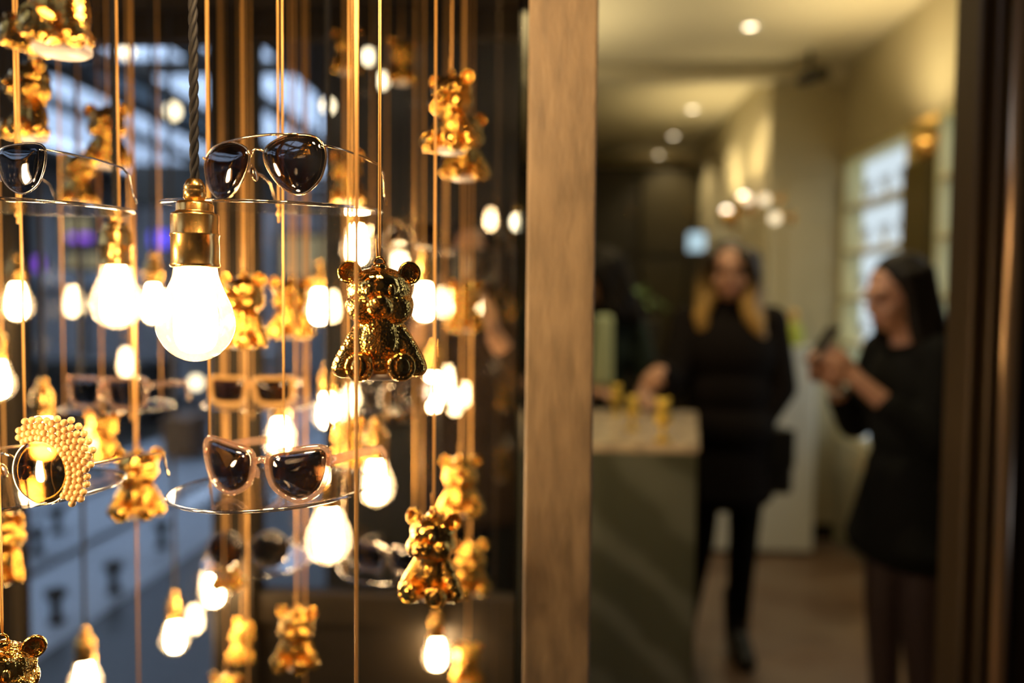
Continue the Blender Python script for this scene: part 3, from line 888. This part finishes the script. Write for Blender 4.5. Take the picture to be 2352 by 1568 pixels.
c = at(275, 935, 1.12); sunglasses((c.x, c.y - .035, c.z + .0035), -10, 'square', 'blurred crystal-studded sunglasses below the second bulb', M['lens_grey'], M['clear_frame'], rim=.0028, studs=14, pads=False)
c = at(592, 1288, 1.25); sunglasses((c.x, c.y - .040, c.z + .0035), 6, 'round', 'blurred crystal-studded sunglasses under the cat-eye shelf', M['lens_brown'], M['black_frame'], rim=.0028, studs=14, pads=False)
c = at(905, 1300, 1.22); sunglasses((c.x, c.y - .040, c.z + .0035), -14, 'square', 'blurred crystal-studded sunglasses left of the big low bear', M['lens_grey'], M['dark_metal'], rim=.0024, studs=14, pads=False)
c = at(945, 576, 1.45); sunglasses((c.x, c.y - .045, c.z + .0035), 15, 'aviator', 'dark blurred aviator sunglasses behind the central bear', M['lens_brown'], M['gold_metal'], brow=True)

# ================================================================== SHOP INTERIOR
# recessed ceiling downlights
M['down'] = emit('downlight_glow', (1.0, .80, .52), 9.0)
dr = bmesh.new(); lathe(dr, [(.028, .004), (.028, -.003), (.030, -.006), (.046, -.006), (.050, -.002), (.050, .004)], 32); dr = mesh_of(dr, 'trim_ring')
dl = bmesh.new(); lathe(dl, [(0, -.001), (.028, -.001), (.028, .003), (0, .003)], 24); dl = mesh_of(dl, 'lens')
def spot(name, loc, power, parent, col=(1, .80, .46), size=110, blend=.6, up=False, rad=.03):
    d = bpy.data.lights.new(name, 'SPOT'); d.energy = power; d.color = col; d.spot_size = R(size); d.spot_blend = blend; d.shadow_soft_size = rad
    o = bpy.data.objects.new(name, d); C.objects.link(o); o.parent = parent; o.location = loc
    if up:
        o.rotation_euler = (PI, 0, 0)
    return o
names = ['nearest', 'second', 'third', 'fourth', 'farthest']
for i, (px, py) in enumerate([(1723, 75), (1649, 178), (1590, 257), (1547, 316), (1513, 358)]):
    y = (2.9 - CAMZ) * FPX / (700 - py)
    p = at(px, py, y)
    t = thing('ceiling_downlight', '%s round downlight in the row on the shop ceiling' % names[i], 'downlight', (p.x, p.y, 2.899), group='downlights in the shop ceiling')
    obj('trim_ring', dr, M['white'], t); obj('lens', dl, M['down'], t)
    spot('lamp', (0, 0, -.012), 26.0, t)
# second row nearer the viewer, outside the frame, lighting counter and customers
for i, (x, y) in enumerate([(0.35, 2.6), (1.25, 2.35), (1.25, 3.6)]):
    t = thing('ceiling_downlight', 'downlight above the %s of the shop' % ['counter', 'entrance', 'lit shelves'][i], 'downlight', (x, y, 2.899), group='downlights in the shop ceiling')
    obj('trim_ring', dr, M['white'], t); obj('lens', dl, M['down'], t)
    spot('lamp', (0, 0, -.012), [45.0, 12.0, 16.0][i], t)

# marble counter: its side runs along the line of sight of the doorway
def counter():
    t = thing('shop_counter', 'green-grey marble counter with a cream top inside the doorway', 'counter', (0, 0, 0))
    H = 1.032
    def slab(name, mat, y0, y1, x0, k0, k1, z0, z1):
        bm = bmesh.new()
        pts = [(x0, y0), (k0, y0), (k1, y1), (x0, y1)]
        lo = [bm.verts.new((x, y, z0)) for x, y in pts]; hi = [bm.verts.new((x, y, z1)) for x, y in pts]
        bm.faces.new(lo[::-1]); bm.faces.new(hi)
        for i in range(4):
            j = (i + 1) % 4
            bm.faces.new((lo[i], lo[j], hi[j], hi[i]))
        bmesh.ops.bevel(bm, geom=bm.edges[:], offset=.004, segments=2, affect='EDGES')
        bmesh.ops.recalc_face_normals(bm, faces=bm.faces[:])
        return obj(name, mesh_of(bm, name, False), mat, t)
    slab('body', M['marble_green'], 2.31, 3.08, 0.02, .424, .555, 0, H - .02)
    slab('top', M['marble_cream'], 2.30, 3.09, 0.015, .428, .560, H - .02, H)
counter()
# golden trophies and a glass on the counter
def trophy(px, py, label, s=1.0, mat='gold_satin'):
    y = (CAMZ - 1.032) * FPX / (py - 700)
    p = at(px, py, y)
    t = thing('gold_figurine', label, 'figurine', (p.x, p.y, 1.033), group='golden figurines on the counter')
    bm = bmesh.new(); lathe(bm, [(0, 0), (.022 * s, 0), (.022 * s, .008 * s), (.008 * s, .014 * s), (.006 * s, .04 * s), (.012 * s, .048 * s), (0, .048 * s)], 20)
    obj('pedestal', mesh_of(bm, 'pedestal'), M[mat], t)
    bm = bmesh.new(); ell(bm, (0, 0, .066 * s), (.024 * s, .022 * s, .024 * s)); ell(bm, (0, 0, .1 * s), (.018 * s, .018 * s, .017 * s))
    for k in (-1, 1):
        ell(bm, (k * .014 * s, 0, .114 * s), (.007 * s, .005 * s, .007 * s))
    obj('figure', remesh(bm, 'figure', .003, 2), M[mat], t)
trophy(1522, 1012, 'golden figurine at the front right of the cream counter top', 1.1)
trophy(1452, 985, 'pale gold figurine beside the front figurine on the counter', .95)
trophy(1414, 950, 'golden figurine farthest back on the counter by the post', .95)

# lit wall shelving in two bays with a pillar between
M['backlit'] = emit('backlit_panel', (0.80, 0.93, 1.0), 0.85)
M['shelf_side'] = pbr('cream_side_panel', (0.72, 0.68, 0.38), .5)
def bay(y0, y1, label):
    t = thing('display_shelving', label, 'shelving', (1.76, y0, 0), group='backlit wall shelving')
    L_ = y1 - y0
    obj('back_panel', boxm('back_panel', .115, .13, 0.02, L_ - .02, .66, 2.30), M['backlit'], t)
    for yy in (0, L_ - .025):
        obj('side_panel', boxm('side_panel', 0.0, .30, yy, yy + .025, .0, 2.33, .003), M['shelf_side'], t)
    obj('top_panel', boxm('top_panel', 0, .30, 0, L_, 2.30, 2.335, .003), M['shelf_side'], t)
    for z in (.66, .935, 1.21, 1.485, 1.76, 2.03):
        obj('shelf_board', boxm('shelf_board', .01, .115, .025, L_ - .025, z - .012, z + .012, .003), M['wall_warm'], t)
    n = 3
    for k in range(n):
        d = obj('drawer', boxm('drawer', -.012, .01, .03, L_ - .03, .07 + k * .195, .255 + k * .195, .004), M['wall_warm'], t)
        bm = bmesh.new(); tube(bm, [(-.03, L_ / 2 - .06, .165 + k * .195), (-.03, L_ / 2 + .06, .165 + k * .195)], .005, 8)
        obj('handle', mesh_of(bm, 'handle'), M['brass'], d)
    return t
bay(4.1, 4.98, 'backlit display shelving behind the woman in the black dress')
bay(2.7, 3.8, 'backlit display shelving half hidden by the doorway jamb')
ec = bmesh.new(); lathe(ec, [(0, 0), (.045, 0), (.045, .006), (.012, .012), (.010, .05), (.02, .07), (0, .08)], 16); ec = mesh_of(ec, 'stand')
eg = bmesh.new()
for k in (-1, 1):
    tube(eg, [(k * .034 + .026 * math.cos(2 * PI * q / 14), 0, .1 + .021 * math.sin(2 * PI * q / 14)) for q in range(14)], .0045, 6, closed=True)
tube(eg, [(-.01, 0, .105), (.01, 0, .105)], .004, 6)
eg = mesh_of(eg, 'eyewear')
for z in (.672, .947, 1.222, 1.497, 1.772, 2.042):
    for yy in (2.9, 3.3, 4.25, 4.5, 4.75):
        t = thing('eyewear_stand', 'spectacle stand on the %s backlit shelf, %s' % (dict(zip((.672, .947, 1.222, 1.497, 1.772, 2.042), ('lowest', 'second lowest', 'third lowest', 'third highest', 'second highest', 'highest')))[z], {2.9: 'right bay, by the jamb', 3.3: 'right bay, by the pillar', 4.25: 'left bay, by the pillar', 4.5: 'left bay, in the middle', 4.75: 'left bay, by the pale wall'}[yy]), 'stand', (1.815 + random.uniform(-.01, .01), yy + random.uniform(-.04, .04), z + .001), (0, 0, R(-90)), 'spectacle stands on the backlit shelves')
        obj('stand', ec, M['white'], t); obj('eyewear', eg, M['dark_metal'], t)
t = thing('brass_pillar', 'dark pillar with a glowing brass uplight between the shelf bays', 'pillar', (1.76, 3.81, 0))
obj('pillar_body', boxm('pillar_body', -.03, .30, 0, .28, 0, 2.14, .006), pbr('olive_bronze', (.09, .065, .012), .4, .3), t)
bm = bmesh.new(); lathe(bm, [(0, 0), (.05, 0), (.075, .03), (.085, .11), (.078, .11), (.068, .04), (0, .03)], 28, (.03, .13, 2.14)); obj('uplight_bowl', mesh_of(bm, 'uplight_bowl'), M['brass'], t)
bm = bmesh.new(); ell(bm, (.03, .13, 2.215), (.03, .03, .02)); obj('lamp_glass', mesh_of(bm, 'lamp_glass'), emit('uplight_glow', (1, .70, .22), 25), t)
spot('lamp', (-.32, -.05, 2.15), 34, t, (1, .80, .45), 130, .9, True)

# wall sconces at the rear
def sconce(y, z, label, pw_, glow=True):
    t = thing('wall_sconce', label, 'sconce', (1.315, y, z), group='uplight sconces on the rear side wall')
    obj('back_plate', boxm('back_plate', -.012, 0, -.04, .04, -.08, .08, .003), M['brass'], t)
    bm = bmesh.new(); lathe(bm, [(0, -.05), (.03, -.05), (.05, 0), (.055, .05), (.05, .05), (.044, 0), (0, -.03)], 24, (-.07, 0, 0)); obj('cup', mesh_of(bm, 'cup'), M['brass'], t)
    bm = bmesh.new(); ell(bm, (-.07, 0, .05), (.032, .032, .03)); obj('globe', mesh_of(bm, 'globe'), emit('sconce_glow', (1, .85, .62), 7.0), t)
    spot('lamp', (-.15, 0, .08), pw_, t, (1, .80, .42), 130, .9, True)
sconce(5.85, 2.07, 'brightest uplight sconce at the rear above the blonde-haired woman', 17)
sconce(5.33, 2.10, 'uplight sconce nearest the pale wall at the rear', 14)
sl = bmesh.new(); ell(sl, (0, 0, 0), (.03, .03, .03)); sl = mesh_of(sl, 'globe')
sa = bmesh.new(); tube(sa, [(0, 0, 0), (.05, 0, .01), (.09, 0, .0)], .008, 8); sa = mesh_of(sa, 'arm')
gl = emit('small_lamp_glow', (1, .80, .5), 1.6)
for (px, py, lab) in [(1718, 458, 'left of two small round wall lamps by the rear sconce'), (1756, 458, 'right of two small round wall lamps by the rear sconce'), (1780, 501, 'lowest small round wall lamp near the pale wall corner')]:
    yy = 1829 * 1.24 / (px - 1268); p = at(px, py, yy)
    t = thing('wall_lamp', lab, 'wall lamp', p, group='small round wall lamps')
    obj('globe', sl, gl, t); obj('arm', sa, M['brass'], t)
    obj('rose', boxm('rose', .082, .105, -.03, .03, -.03, .03, .003), M['brass'], t)
t = thing('wall_sconce', 'unseen uplight sconce added on the left shop wall to brighten the ceiling', 'sconce', (-.30, 4.1, 2.1), (0, 0, PI), 'unseen uplight added on the left wall')
obj('back_plate', boxm('back_plate', -.012, 0, -.04, .04, -.08, .08, .003), M['brass'], t)
bm = bmesh.new(); lathe(bm, [(0, -.05), (.03, -.05), (.05, 0), (.055, .05), (.05, .05), (.044, 0), (0, -.03)], 24, (-.07, 0, 0)); obj('cup', mesh_of(bm, 'cup'), M['brass'], t)
spot('lamp', (-.2, 0, .08), 30, t, (1, .82, .5), 140, .9, True)  # added uplight out of view, brightens the left part of the ceiling
# glowing blue white showcase at the rear
t = thing('lit_showcase', 'small blue-white lit showcase behind the blonde-haired woman', 'showcase', (1.02, 6.3, 0))
obj('base', boxm('base', .05, .19, .05, .22, 0, 1.87, .006), M['cabinet_dark'], t)
obj('light_box', boxm('light_box', .06, .18, .06, .2, 1.87, 2.02, .01), emit('showcase_glow', (.62, .85, .95), .8), t)
obj('lid', boxm('lid', .05, .19, .05, .22, 2.02, 2.035, .004), M['cabinet_dark'], t)

# dark cabinet on the rear wall
def rear_cabinet():
    t = thing('rear_cabinet', 'tall black-brown cabinet wall at the rear of the shop', 'cabinet', (-.28, 7.25, 0))
    W, H = 1.58, 2.70
    obj('carcass', boxm('carcass', 0, W, .04, .6, 0, H, .005), M['cabinet_dark'], t)
    olive = pbr('dark_olive_panel', (.040, .030, .010), .5)
    n = 3
    for i in range(n):
        for (z0, z1) in ((.05, .95), (1.0, 1.85), (1.9, H - .05)):
            dd = obj('door', boxm('door', i * W / n + .02, (i + 1) * W / n - .02, 0, .04, z0, z1, .006), olive if (i + int(z0)) % 2 else M['cabinet_dark'], t)
            bm = bmesh.new(); ell(bm, ((i + .85) * W / n, -.015, (z0 + z1) / 2), (.014, .014, .014), 12, 8)
            obj('knob', mesh_of(bm, 'knob'), M['brass'], dd)
rear_cabinet()
# display of greenery and boxes behind the counter person
t = thing('potted_plant', 'blurred green plant behind the counter', 'plant', (.58, 5.4, 0))
obj('stand', boxm('stand', -.12, .12, -.12, .12, 0, 1.35, .01), M['cabinet_dark'], t)
bm = bmesh.new(); lathe(bm, [(0, 1.35), (.07, 1.35), (.095, 1.5), (.088, 1.5), (.07, 1.47), (0, 1.47)], 24); obj('pot', mesh_of(bm, 'pot'), M['brown_cloth'], t)
gm = pbr('leaf_green', (.10, .20, .04), .5)
for k in range(26):
    bm = bmesh.new()
    a = random.uniform(0, 2 * PI); ln = random.uniform(.12, .26); el = random.uniform(.15, 1.2)
    n = 6; vs_ = []
    for q in range(n + 1):
        u = q / n
        rad = ln * u * math.cos(el); zz = ln * u * math.sin(el) - .12 * u * u
        wdt = .028 * math.sin(PI * min(u * .95 + .04, 1))
        cx_, cy_ = rad * math.cos(a), rad * math.sin(a)
        vs_.append((bm.verts.new((cx_ - wdt * math.sin(a), cy_ + wdt * math.cos(a), zz)), bm.verts.new((cx_, cy_, zz - .006)), bm.verts.new((cx_ + wdt * math.sin(a), cy_ - wdt * math.cos(a), zz))))
    for A, Bb in zip(vs_, vs_[1:]):
        bm.faces.new((A[0], A[1], Bb[1], Bb[0])); bm.faces.new((A[1], A[2], Bb[2], Bb[1]))
    obj('leaf', mesh_of(bm, 'leaf'), gm, t, (0, 0, 1.48))

# white plinth cabinet with a bottle
t = thing('white_plinth', 'tall white cabinet behind the two women', 'cabinet', (.86, 4.62, 0))
obj('carcass', boxm('carcass', 0, .66, .012, .34, .02, 1.19, .006), M['white'], t)
obj('top', boxm('top', -.005, .665, 0, .345, 1.19, 1.21, .004), M['white'], t)
for i in range(2):
    d = obj('door', boxm('door', .01 + i * .325, .325 + i * .325, 0, .012, .03, 1.18, .003), M['white'], t)
    bm = bmesh.new(); tube(bm, [(.29 + i * .08, -.012, .6), (.29 + i * .08, -.012, .72)], .005, 8); obj('handle', mesh_of(bm, 'handle'), M['brass'], d)
p = at(1822, 790, 4.78)
t = thing('bottle', 'yellow-green bottle with a gold cap on the white cabinet', 'bottle', (p.x, p.y, 1.211))
bm = bmesh.new(); lathe(bm, [(0, 0), (.055, 0), (.06, .01), (.06, .09), (.045, .12), (.018, .135), (.018, .15), (0, .15)], 28); obj('bottle_body', mesh_of(bm, 'bottle_body'), pbr('yellow_green_glass', (.42, .48, .06), .2), t)
bm = bmesh.new(); lathe(bm, [(0, .15), (.026, .15), (.028, .2), (.02, .21), (0, .21)], 20); obj('cap', mesh_of(bm, 'cap'), M['brass'], t)

# security camera under the ceiling
p = at(1860, 178, 4.7)
t = thing('security_camera', 'dark security camera at the ceiling corner', 'camera', p)
bm = bmesh.new(); tube(bm, [(0, 0, 2.9 - p.z), (0, 0, .03)], .012, 10); obj('stem', mesh_of(bm, 'stem'), M['leather'], t)
bm = bmesh.new(); tube(bm, [(.09, 0, .03), (-.05, -.03, -.02)], .035, 16); obj('housing', mesh_of(bm, 'housing'), M['leather'], t)
bm = bmesh.new(); tube(bm, [(-.05, -.03, -.02), (-.075, -.035, -.029)], .025, 16); obj('lens', mesh_of(bm, 'lens'), M['eye'], t)

# ================================================================== PEOPLE
def hand(bm, wr, dr_, nm, side, curl=.6):
    """palm and five fingers; dr_ finger direction, nm palm-facing direction, side = towards thumb"""
    wr = Vector(wr); d = Vector(dr_).normalized(); n = Vector(nm).normalized(); n = (n - d * n.dot(d)).normalized(); s = d.cross(n).normalized() * side
    for k in (-1, -.33, .33, 1):
        capsule(bm, wr + s * (.016 * k), wr + d * .075 + s * (.027 * k), .014, .0125, 10)
    for k, ln in zip((1, .34, -.34, -1), (.068, .078, .072, .055)):
        p = wr + d * .08 + s * (.028 * k)
        dirn = d.copy()
        for seg in range(3):
            ang = curl * (seg + .4) * .75
            dirn = (d * math.cos(ang) + n * math.sin(ang)).normalized()
            q = p + dirn * (ln * (.42, .33, .25)[seg])
            capsule(bm, p, q, .0088 - seg * .0006, .0082 - seg * .0006, 10)
            p = q
    b = wr + d * .02 + s * .022
    m_ = b + d * .03 + s * .028 + n * .012
    capsule(bm, b, m_, .0125, .0105, 10)
    capsule(bm, m_, m_ + d * .03 + n * .012 - s * .002, .0100, .0085, 10)

def head_shape(bm, hc, fwd, k=1.0):
    """skull, jaw, nose, ears, brow ; fwd = facing direction"""
    hc = Vector(hc); f = Vector(fwd).normalized(); up = Vector((0, 0, 1)); up = (up - f * up.dot(f)).normalized(); s = f.cross(up).normalized()
    rot = Matrix((s, -f, up)).transposed().to_euler()
    def E(a, b, c, r):
        ell(bm, hc + s * a * k + f * b * k + up * c * k, (r[0] * k, r[1] * k, r[2] * k), 18, 12, rot)
    E(0, -.012, .025, (.074, .092, .085))
    E(0, .022, -.03, (.060, .066, .075))
    E(0, .045, -.082, (.034, .036, .026))
    E(0, .094, -.018, (.0125, .018, .014)); E(0, .084, .012, (.009, .014, .03))
    E(0, .078, -.058, (.024, .014, .012))
    E(0, .07, .03, (.055, .022, .014))
    for q in (-1, 1):
        E(q * .076, -.008, -.01, (.010, .020, .032)); E(q * .042, .056, -.03, (.022, .024, .024))
    return s, f, up

def build_person(label, loc, yaw, J, look, h=1.0, outer=None, lower=None, shoes=None, hair=None, sleeve=True, cuff=.9, skirt=None, hands=None, collar=True, bulk=1.0, group=None):
    t = thing('person', label, 'person', loc, (0, 0, R(yaw)), group)
    t.scale = (h, h, h)
    J = {k: Vector(v) for k, v in J.items()}
    bm = bmesh.new()
    ell(bm, J['pelvis'], (.135, .095, .11)); ell(bm, (J['pelvis'] + J['chest']) / 2, (.115, .085, .14)); ell(bm, J['chest'], (.135, .092, .15))
    capsule(bm, J['chest'] + Vector((0, 0, .10)), J['neck'], .065, .05); capsule(bm, J['neck'], J['head'] - Vector((0, 0, .05)), .048, .05)
    hs, hf_, hu = head_shape(bm, J['head'], look)
    for s in ('L', 'R'):
        capsule(bm, J['chest'] + Vector((0, 0, .09)), J['sh' + s], .055, .052)
        capsule(bm, J['sh' + s], J['el' + s], .050, .038); capsule(bm, J['el' + s], J['wr' + s], .040, .026)
        hd = hands[s] if hands else ((J['wr' + s] - J['el' + s]), (0, 0, -1), .6)
        hand(bm, J['wr' + s], hd[0], hd[1], 1 if s == 'L' else -1, hd[2])
        capsule(bm, J['hip' + s], J['kn' + s], .082, .052); capsule(bm, J['kn' + s], J['an' + s], .053, .036)
        capsule(bm, J['an' + s], J['toe' + s], .036, .028)
    obj('body', remesh(bm, 'body', .0055, 3), M['skin'], t)
    for q in (-1, 1):
        bm = bmesh.new(); ell(bm, J['head'] + hs * (q * .031) + hf_ * .078 + hu * .006, (.013, .011, .009), 12, 8); obj('eye', mesh_of(bm, 'eye'), M['eye'], t)
    bm = bmesh.new(); ell(bm, J['head'] + hf_ * .092 - hu * .058, (.022, .010, .008) if abs(hf_.y) > .5 else (.010, .022, .008), 12, 8); obj('mouth', mesh_of(bm, 'mouth'), M['lip'], t)
    if outer:
        name, mat, hem, hem_r = outer
        bm = bmesh.new()
        ell(bm, J['chest'], (.165 * bulk, .125 * bulk, .17)); ell(bm, (J['pelvis'] + J['chest']) / 2, (.148 * bulk, .12 * bulk, .16)); ell(bm, J['pelvis'], (.165 * bulk, .13 * bulk, .14))
        if collar:
            capsule(bm, J['chest'] + Vector((0, 0, .10)), J['neck'] - Vector((0, 0, .01)), .085, .068)
        for s in ('L', 'R'):
            capsule(bm, J['chest'] + Vector((0, 0, .085)), J['sh' + s], .072, .07)
            w_ = J['el' + s].lerp(J['wr' + s], cuff)
            capsule(bm, J['sh' + s], J['el' + s], .069, .058); capsule(bm, J['el' + s], w_, .058, .046)
        hp = Vector((J['pelvis'].x + hem[0], J['pelvis'].y + hem[1], hem[2] + hem_r * .45))
        n = 7
        for q in range(n + 1):
            u = q / n
            c_ = J['pelvis'].lerp(hp, u)
            ell(bm, c_, (.165 + (hem_r - .165) * u, .13 + (hem_r * .8 - .13) * u, .07 if q < n else hem_r * .42), 20, 10)
        obj(name, remesh(bm, name, .010, 4), mat, t)
    if lower:
        bm = bmesh.new()
        for s in ('L', 'R'):
            capsule(bm, J['hip' + s], J['kn' + s], .092, .060); capsule(bm, J['kn' + s], J['an' + s], .061, .044)
        ell(bm, J['pelvis'], (.145, .105, .11))
        obj(lower[0], remesh(bm, lower[0], .010, 3), lower[1], t)
    if shoes:
        for s in ('L', 'R'):
            bm = bmesh.new()
            a, b = J['an' + s], J['toe' + s]
            capsule(bm, a + Vector((0, 0, shoes[2])), a, .058, .050); capsule(bm, a, b, .048, .040)
            capsule(bm, Vector((a.x, a.y + .03, .045)), Vector((b.x, b.y, .036)), .042, .036)
            o = obj(shoes[0], remesh(bm, shoes[0], .008, 3), shoes[1], t)
    if hair:
        bm = bmesh.new()
        hair[1](bm, J['head'], hs, hf_, hu)
        obj('hair', remesh(bm, 'hair', .007, 2), hair[0], t)
    return t

def hair_long(length, wave, side_r=.034, front=0.035):
    def f(bm, hc, s, fw, up):
        rot = Matrix((s, -fw, up)).transposed().to_euler()
        ell(bm, hc - fw * .034 + up * .046, (.093, .092, .088), 18, 12, rot)
        ell(bm, hc - fw * .05 - up * .02, (.088, .065, .10), 18, 12, rot)
        for q in (-1, 1):
            for k, off in enumerate((front, 0.0, -.035, -.065)):
                pts = []
                for i in range(9):
                    u = i / 8
                    pts.append(hc + s * (q * (.070 + .012 * k * .3 + .03 * u + wave * math.sin(u * 9 + k * 1.7 + q))) + fw * (off + .02 * u + wave * math.cos(u * 8 + k)) + up * (.06 - u * (length + .02 * k)))
                for a, b in zip(pts, pts[1:]):
                    capsule(bm, a, b, side_r, side_r * .95, 10)
        for k in (-1, 0, 1):
            capsule(bm, hc - fw * .075 + s * (.04 * k), hc - fw * .085 + s * (.05 * k) - up * (length - .06), .04, .036, 10)
    return f

# woman in a dark coat, wavy brown to blonde hair, reaching over the counter
J1 = dict(pelvis=(0, 0, .95), chest=(0, 0, 1.25), neck=(-.005, -.01, 1.44), head=(-.01, -.03, 1.575),
          shL=(.165, 0, 1.375), elL=(.215, -.01, 1.11), wrL=(.12, -.03, .95), shR=(-.165, 0, 1.375), elR=(-.245, -.11, 1.13), wrR=(-.315, -.27, 1.20),
          hipL=(.085, 0, .92), knL=(.07, -.02, .50), anL=(.06, .02, .09), toeL=(.07, -.12, .035),
          hipR=(-.085, 0, .92), knR=(-.10, -.01, .50), anR=(-.155, .04, .09), toeR=(-.20, -.09, .035))
px_ = at(1676, 700, 3.25)
build_person('woman in a black coat with wavy blonde-ended hair beside the counter', (px_.x, 3.25, 0), 0, J1, (-.18, -1, -.10),
             outer=('coat', M['brown_black_cloth'], (0, 0, .60), .19), lower=('trousers', M['black_cloth']), shoes=('boot', M['leather'], .16), bulk=1.18,
             hair=(M['hair_ombre'], hair_long(.31, .016)), hands=dict(L=((-.6, .1, -.5), (0, 1, 0), .7), R=((-.3, -.9, -.15), (.3, 0, -1), 1.0)))
# her shoulder bag
t = thing('handbag', 'black handbag hanging at the hip of the woman in the coat', 'bag', (px_.x + .15, 3.24, .69))
obj('pouch', boxm('pouch', -.10, .10, -.06, .06, 0, .26, .02), M['leather'], t)
obj('flap', boxm('flap', -.102, .102, -.066, -.05, .11, .262, .006), M['leather'], t)
bm = bmesh.new(); tube(bm, [(-.05, 0, .25), (-.04, .0, .42), (-.03, .0, .62), (-.025, .02, .755)], .007, 8); obj('strap', mesh_of(bm, 'strap'), M['leather'], t)

# woman in a black dress looking at her phone (profile)
J2 = dict(pelvis=(0, 0, .90), chest=(0, -.01, 1.17), neck=(0, -.03, 1.355), head=(0, -.075, 1.475),
          shL=(.155, -.01, 1.29), elL=(.185, -.06, 1.03), wrL=(.06, -.245, 1.215), shR=(-.155, -.01, 1.29), elR=(-.185, -.09, 1.04), wrR=(-.055, -.26, 1.205),
          hipL=(.08, 0, .87), knL=(.07, -.01, .47), anL=(.07, .03, .08), toeL=(.075, -.11, .032),
          hipR=(-.08, 0, .87), knR=(-.07, -.04, .47), anR=(-.07, -.02, .08), toeR=(-.08, -.16, .032))
p2 = at(2106, 700, 2.62)
build_person('woman in a black dress looking down at her phone by the lit shelves', (p2.x, 2.62, 0), -78, J2, (.0, -1, -.28),
             outer=('dress', M['black_cloth'], (0, .01, .575), .24), lower=('tights', M['tights']), shoes=('shoe', M['leather'], .03),
             hair=(M['hair_dark'], hair_long(.27, .005, .026, -.03)), cuff=.55, collar=False,
             hands=dict(L=((-.15, -.55, .62), (-1, -.2, 0), .8), R=((.15, -.55, .62), (1, -.2, 0), .8)))
hand_p = Vector((p2.x, 2.62, 0)) + Matrix.Rotation(R(-78), 3, 'Z') @ Vector((0, -.325, 1.318))
t = thing('phone', 'dark mobile phone held up in the hands of the woman in black', 'phone', hand_p, (R(-35), 0, R(-78)))
obj('phone_body', boxm('phone_body', -.036, .036, -.004, .004, -.07, .07, .003), M['leather'], t)
obj('screen', boxm('screen', -.033, .033, .0035, .0047, -.064, .064), emit('phone_screen', (.6, .55, .5), .35), t)
# bracelet on her wrist
wpos = Vector((p2.x, 2.62, 0)) + Matrix.Rotation(R(-78), 3, 'Z') @ Vector((-.075, -.235, 1.185))
bm = bmesh.new(); tube(bm, [(.036 * math.cos(a), .036 * math.sin(a), 0) for a in [2 * PI * k / 20 for k in range(20)]], .006, 8, closed=True)
tag(obj('bracelet', mesh_of(bm, 'bracelet'), M['white'], None, wpos, (R(45), R(20), 0)), 'pale bracelet on the wrist of the woman in black', 'bracelet')

# shop assistant behind the counter, mostly hidden by the post
J3 = dict(pelvis=(0, 0, .95), chest=(0, -.02, 1.24), neck=(0, -.04, 1.42), head=(0, -.06, 1.55),
          shL=(.16, -.01, 1.36), elL=(.225, -.08, 1.10), wrL=(.13, -.28, 1.065), shR=(-.16, -.01, 1.36), elR=(-.23, -.06, 1.10), wrR=(-.10, -.24, 1.09),
          hipL=(.085, 0, .92), knL=(.085, -.02, .50), anL=(.085, .02, .09), toeL=(.09, -.12, .035),
          hipR=(-.085, 0, .92), knR=(-.085, -.02, .50), anR=(-.085, .02, .09), toeR=(-.09, -.12, .035))
p3 = at(1366, 700, 3.52)
build_person('shop assistant in dark green behind the counter, half hidden by the post', (p3.x, 3.52, 0), 12, J3, (-1, -.35, -.45),
             outer=('jumper', M['green_cloth'], (0, 0, .80), .165), lower=('trousers', M['black_cloth']), shoes=('shoe', M['leather'], .03),
             hair=(M['hair_dark'], hair_long(.2, .006)), cuff=.35, hands=dict(L=((-.1, -.9, -.05), (0, 0, -1), .4), R=((.6, -.8, .0), (0, 0, -1), .5)))
bm = bmesh.new()
cs = at(1388, 800, 3.30)
for k in range(4):
    capsule(bm, (.012 * k - .02, .01 * k, .12), (.014 * k - .03, .005 * k, -.14), .022, .028)
tag(obj('scarf', remesh(bm, 'scarf', .007, 3), M['pale_cloth'], None, cs), 'pale green cloth hanging in front of the shop assistant', 'cloth')

# reflected photographer, built as a solid figure behind the back glass
J4 = dict(pelvis=(0, 0, .95), chest=(0, 0, 1.24), neck=(0, -.01, 1.43), head=(0, -.03, 1.56),
          shL=(.16, 0, 1.37), elL=(.19, -.14, 1.16), wrL=(.085, -.23, 1.345), shR=(-.16, 0, 1.37), elR=(-.20, -.13, 1.14), wrR=(-.11, -.26, 1.38),
          hipL=(.085, 0, .92), knL=(.085, -.02, .50), anL=(.085, .02, .09), toeL=(.09, -.12, .035),
          hipR=(-.085, 0, .92), knR=(-.085, -.02, .50), anR=(-.085, .02, .09), toeR=(-.09, -.12, .035))
build_person('photographer reflection built as a figure in dark brown behind the back glass', (-.235, 2.36, 0), 0, J4, (0, -1, -.05),
             outer=('coat', M['brown_cloth'], (0, 0, .75), .17), lower=('trousers', M['black_cloth']), shoes=('shoe', M['leather'], .03),
             hair=(M['hair_dark'], hair_long(.16, .004)), cuff=.7, hands=dict(L=((-.15, -.25, .95), (-1, -.1, .1), .7), R=((.15, -.2, .95), (1, -.1, .1), .7)))
t = thing('photo_camera', 'black camera of the reflected photographer, built as an object behind the glass', 'camera', (-.20, 2.36 - .27, 1.535))
obj('camera_body', boxm('camera_body', -.065, .065, -.03, .03, -.045, .045, .008), M['leather'], t)
bm = bmesh.new(); tube(bm, [(0, -.03, 0), (0, -.10, 0)], .035, 24); obj('lens_barrel', mesh_of(bm, 'lens_barrel'), M['leather'], t)
bm = bmesh.new(); ell(bm, (0, -.10, 0), (.028, .006, .028)); obj('front_element', mesh_of(bm, 'front_element'), M['eye'], t)
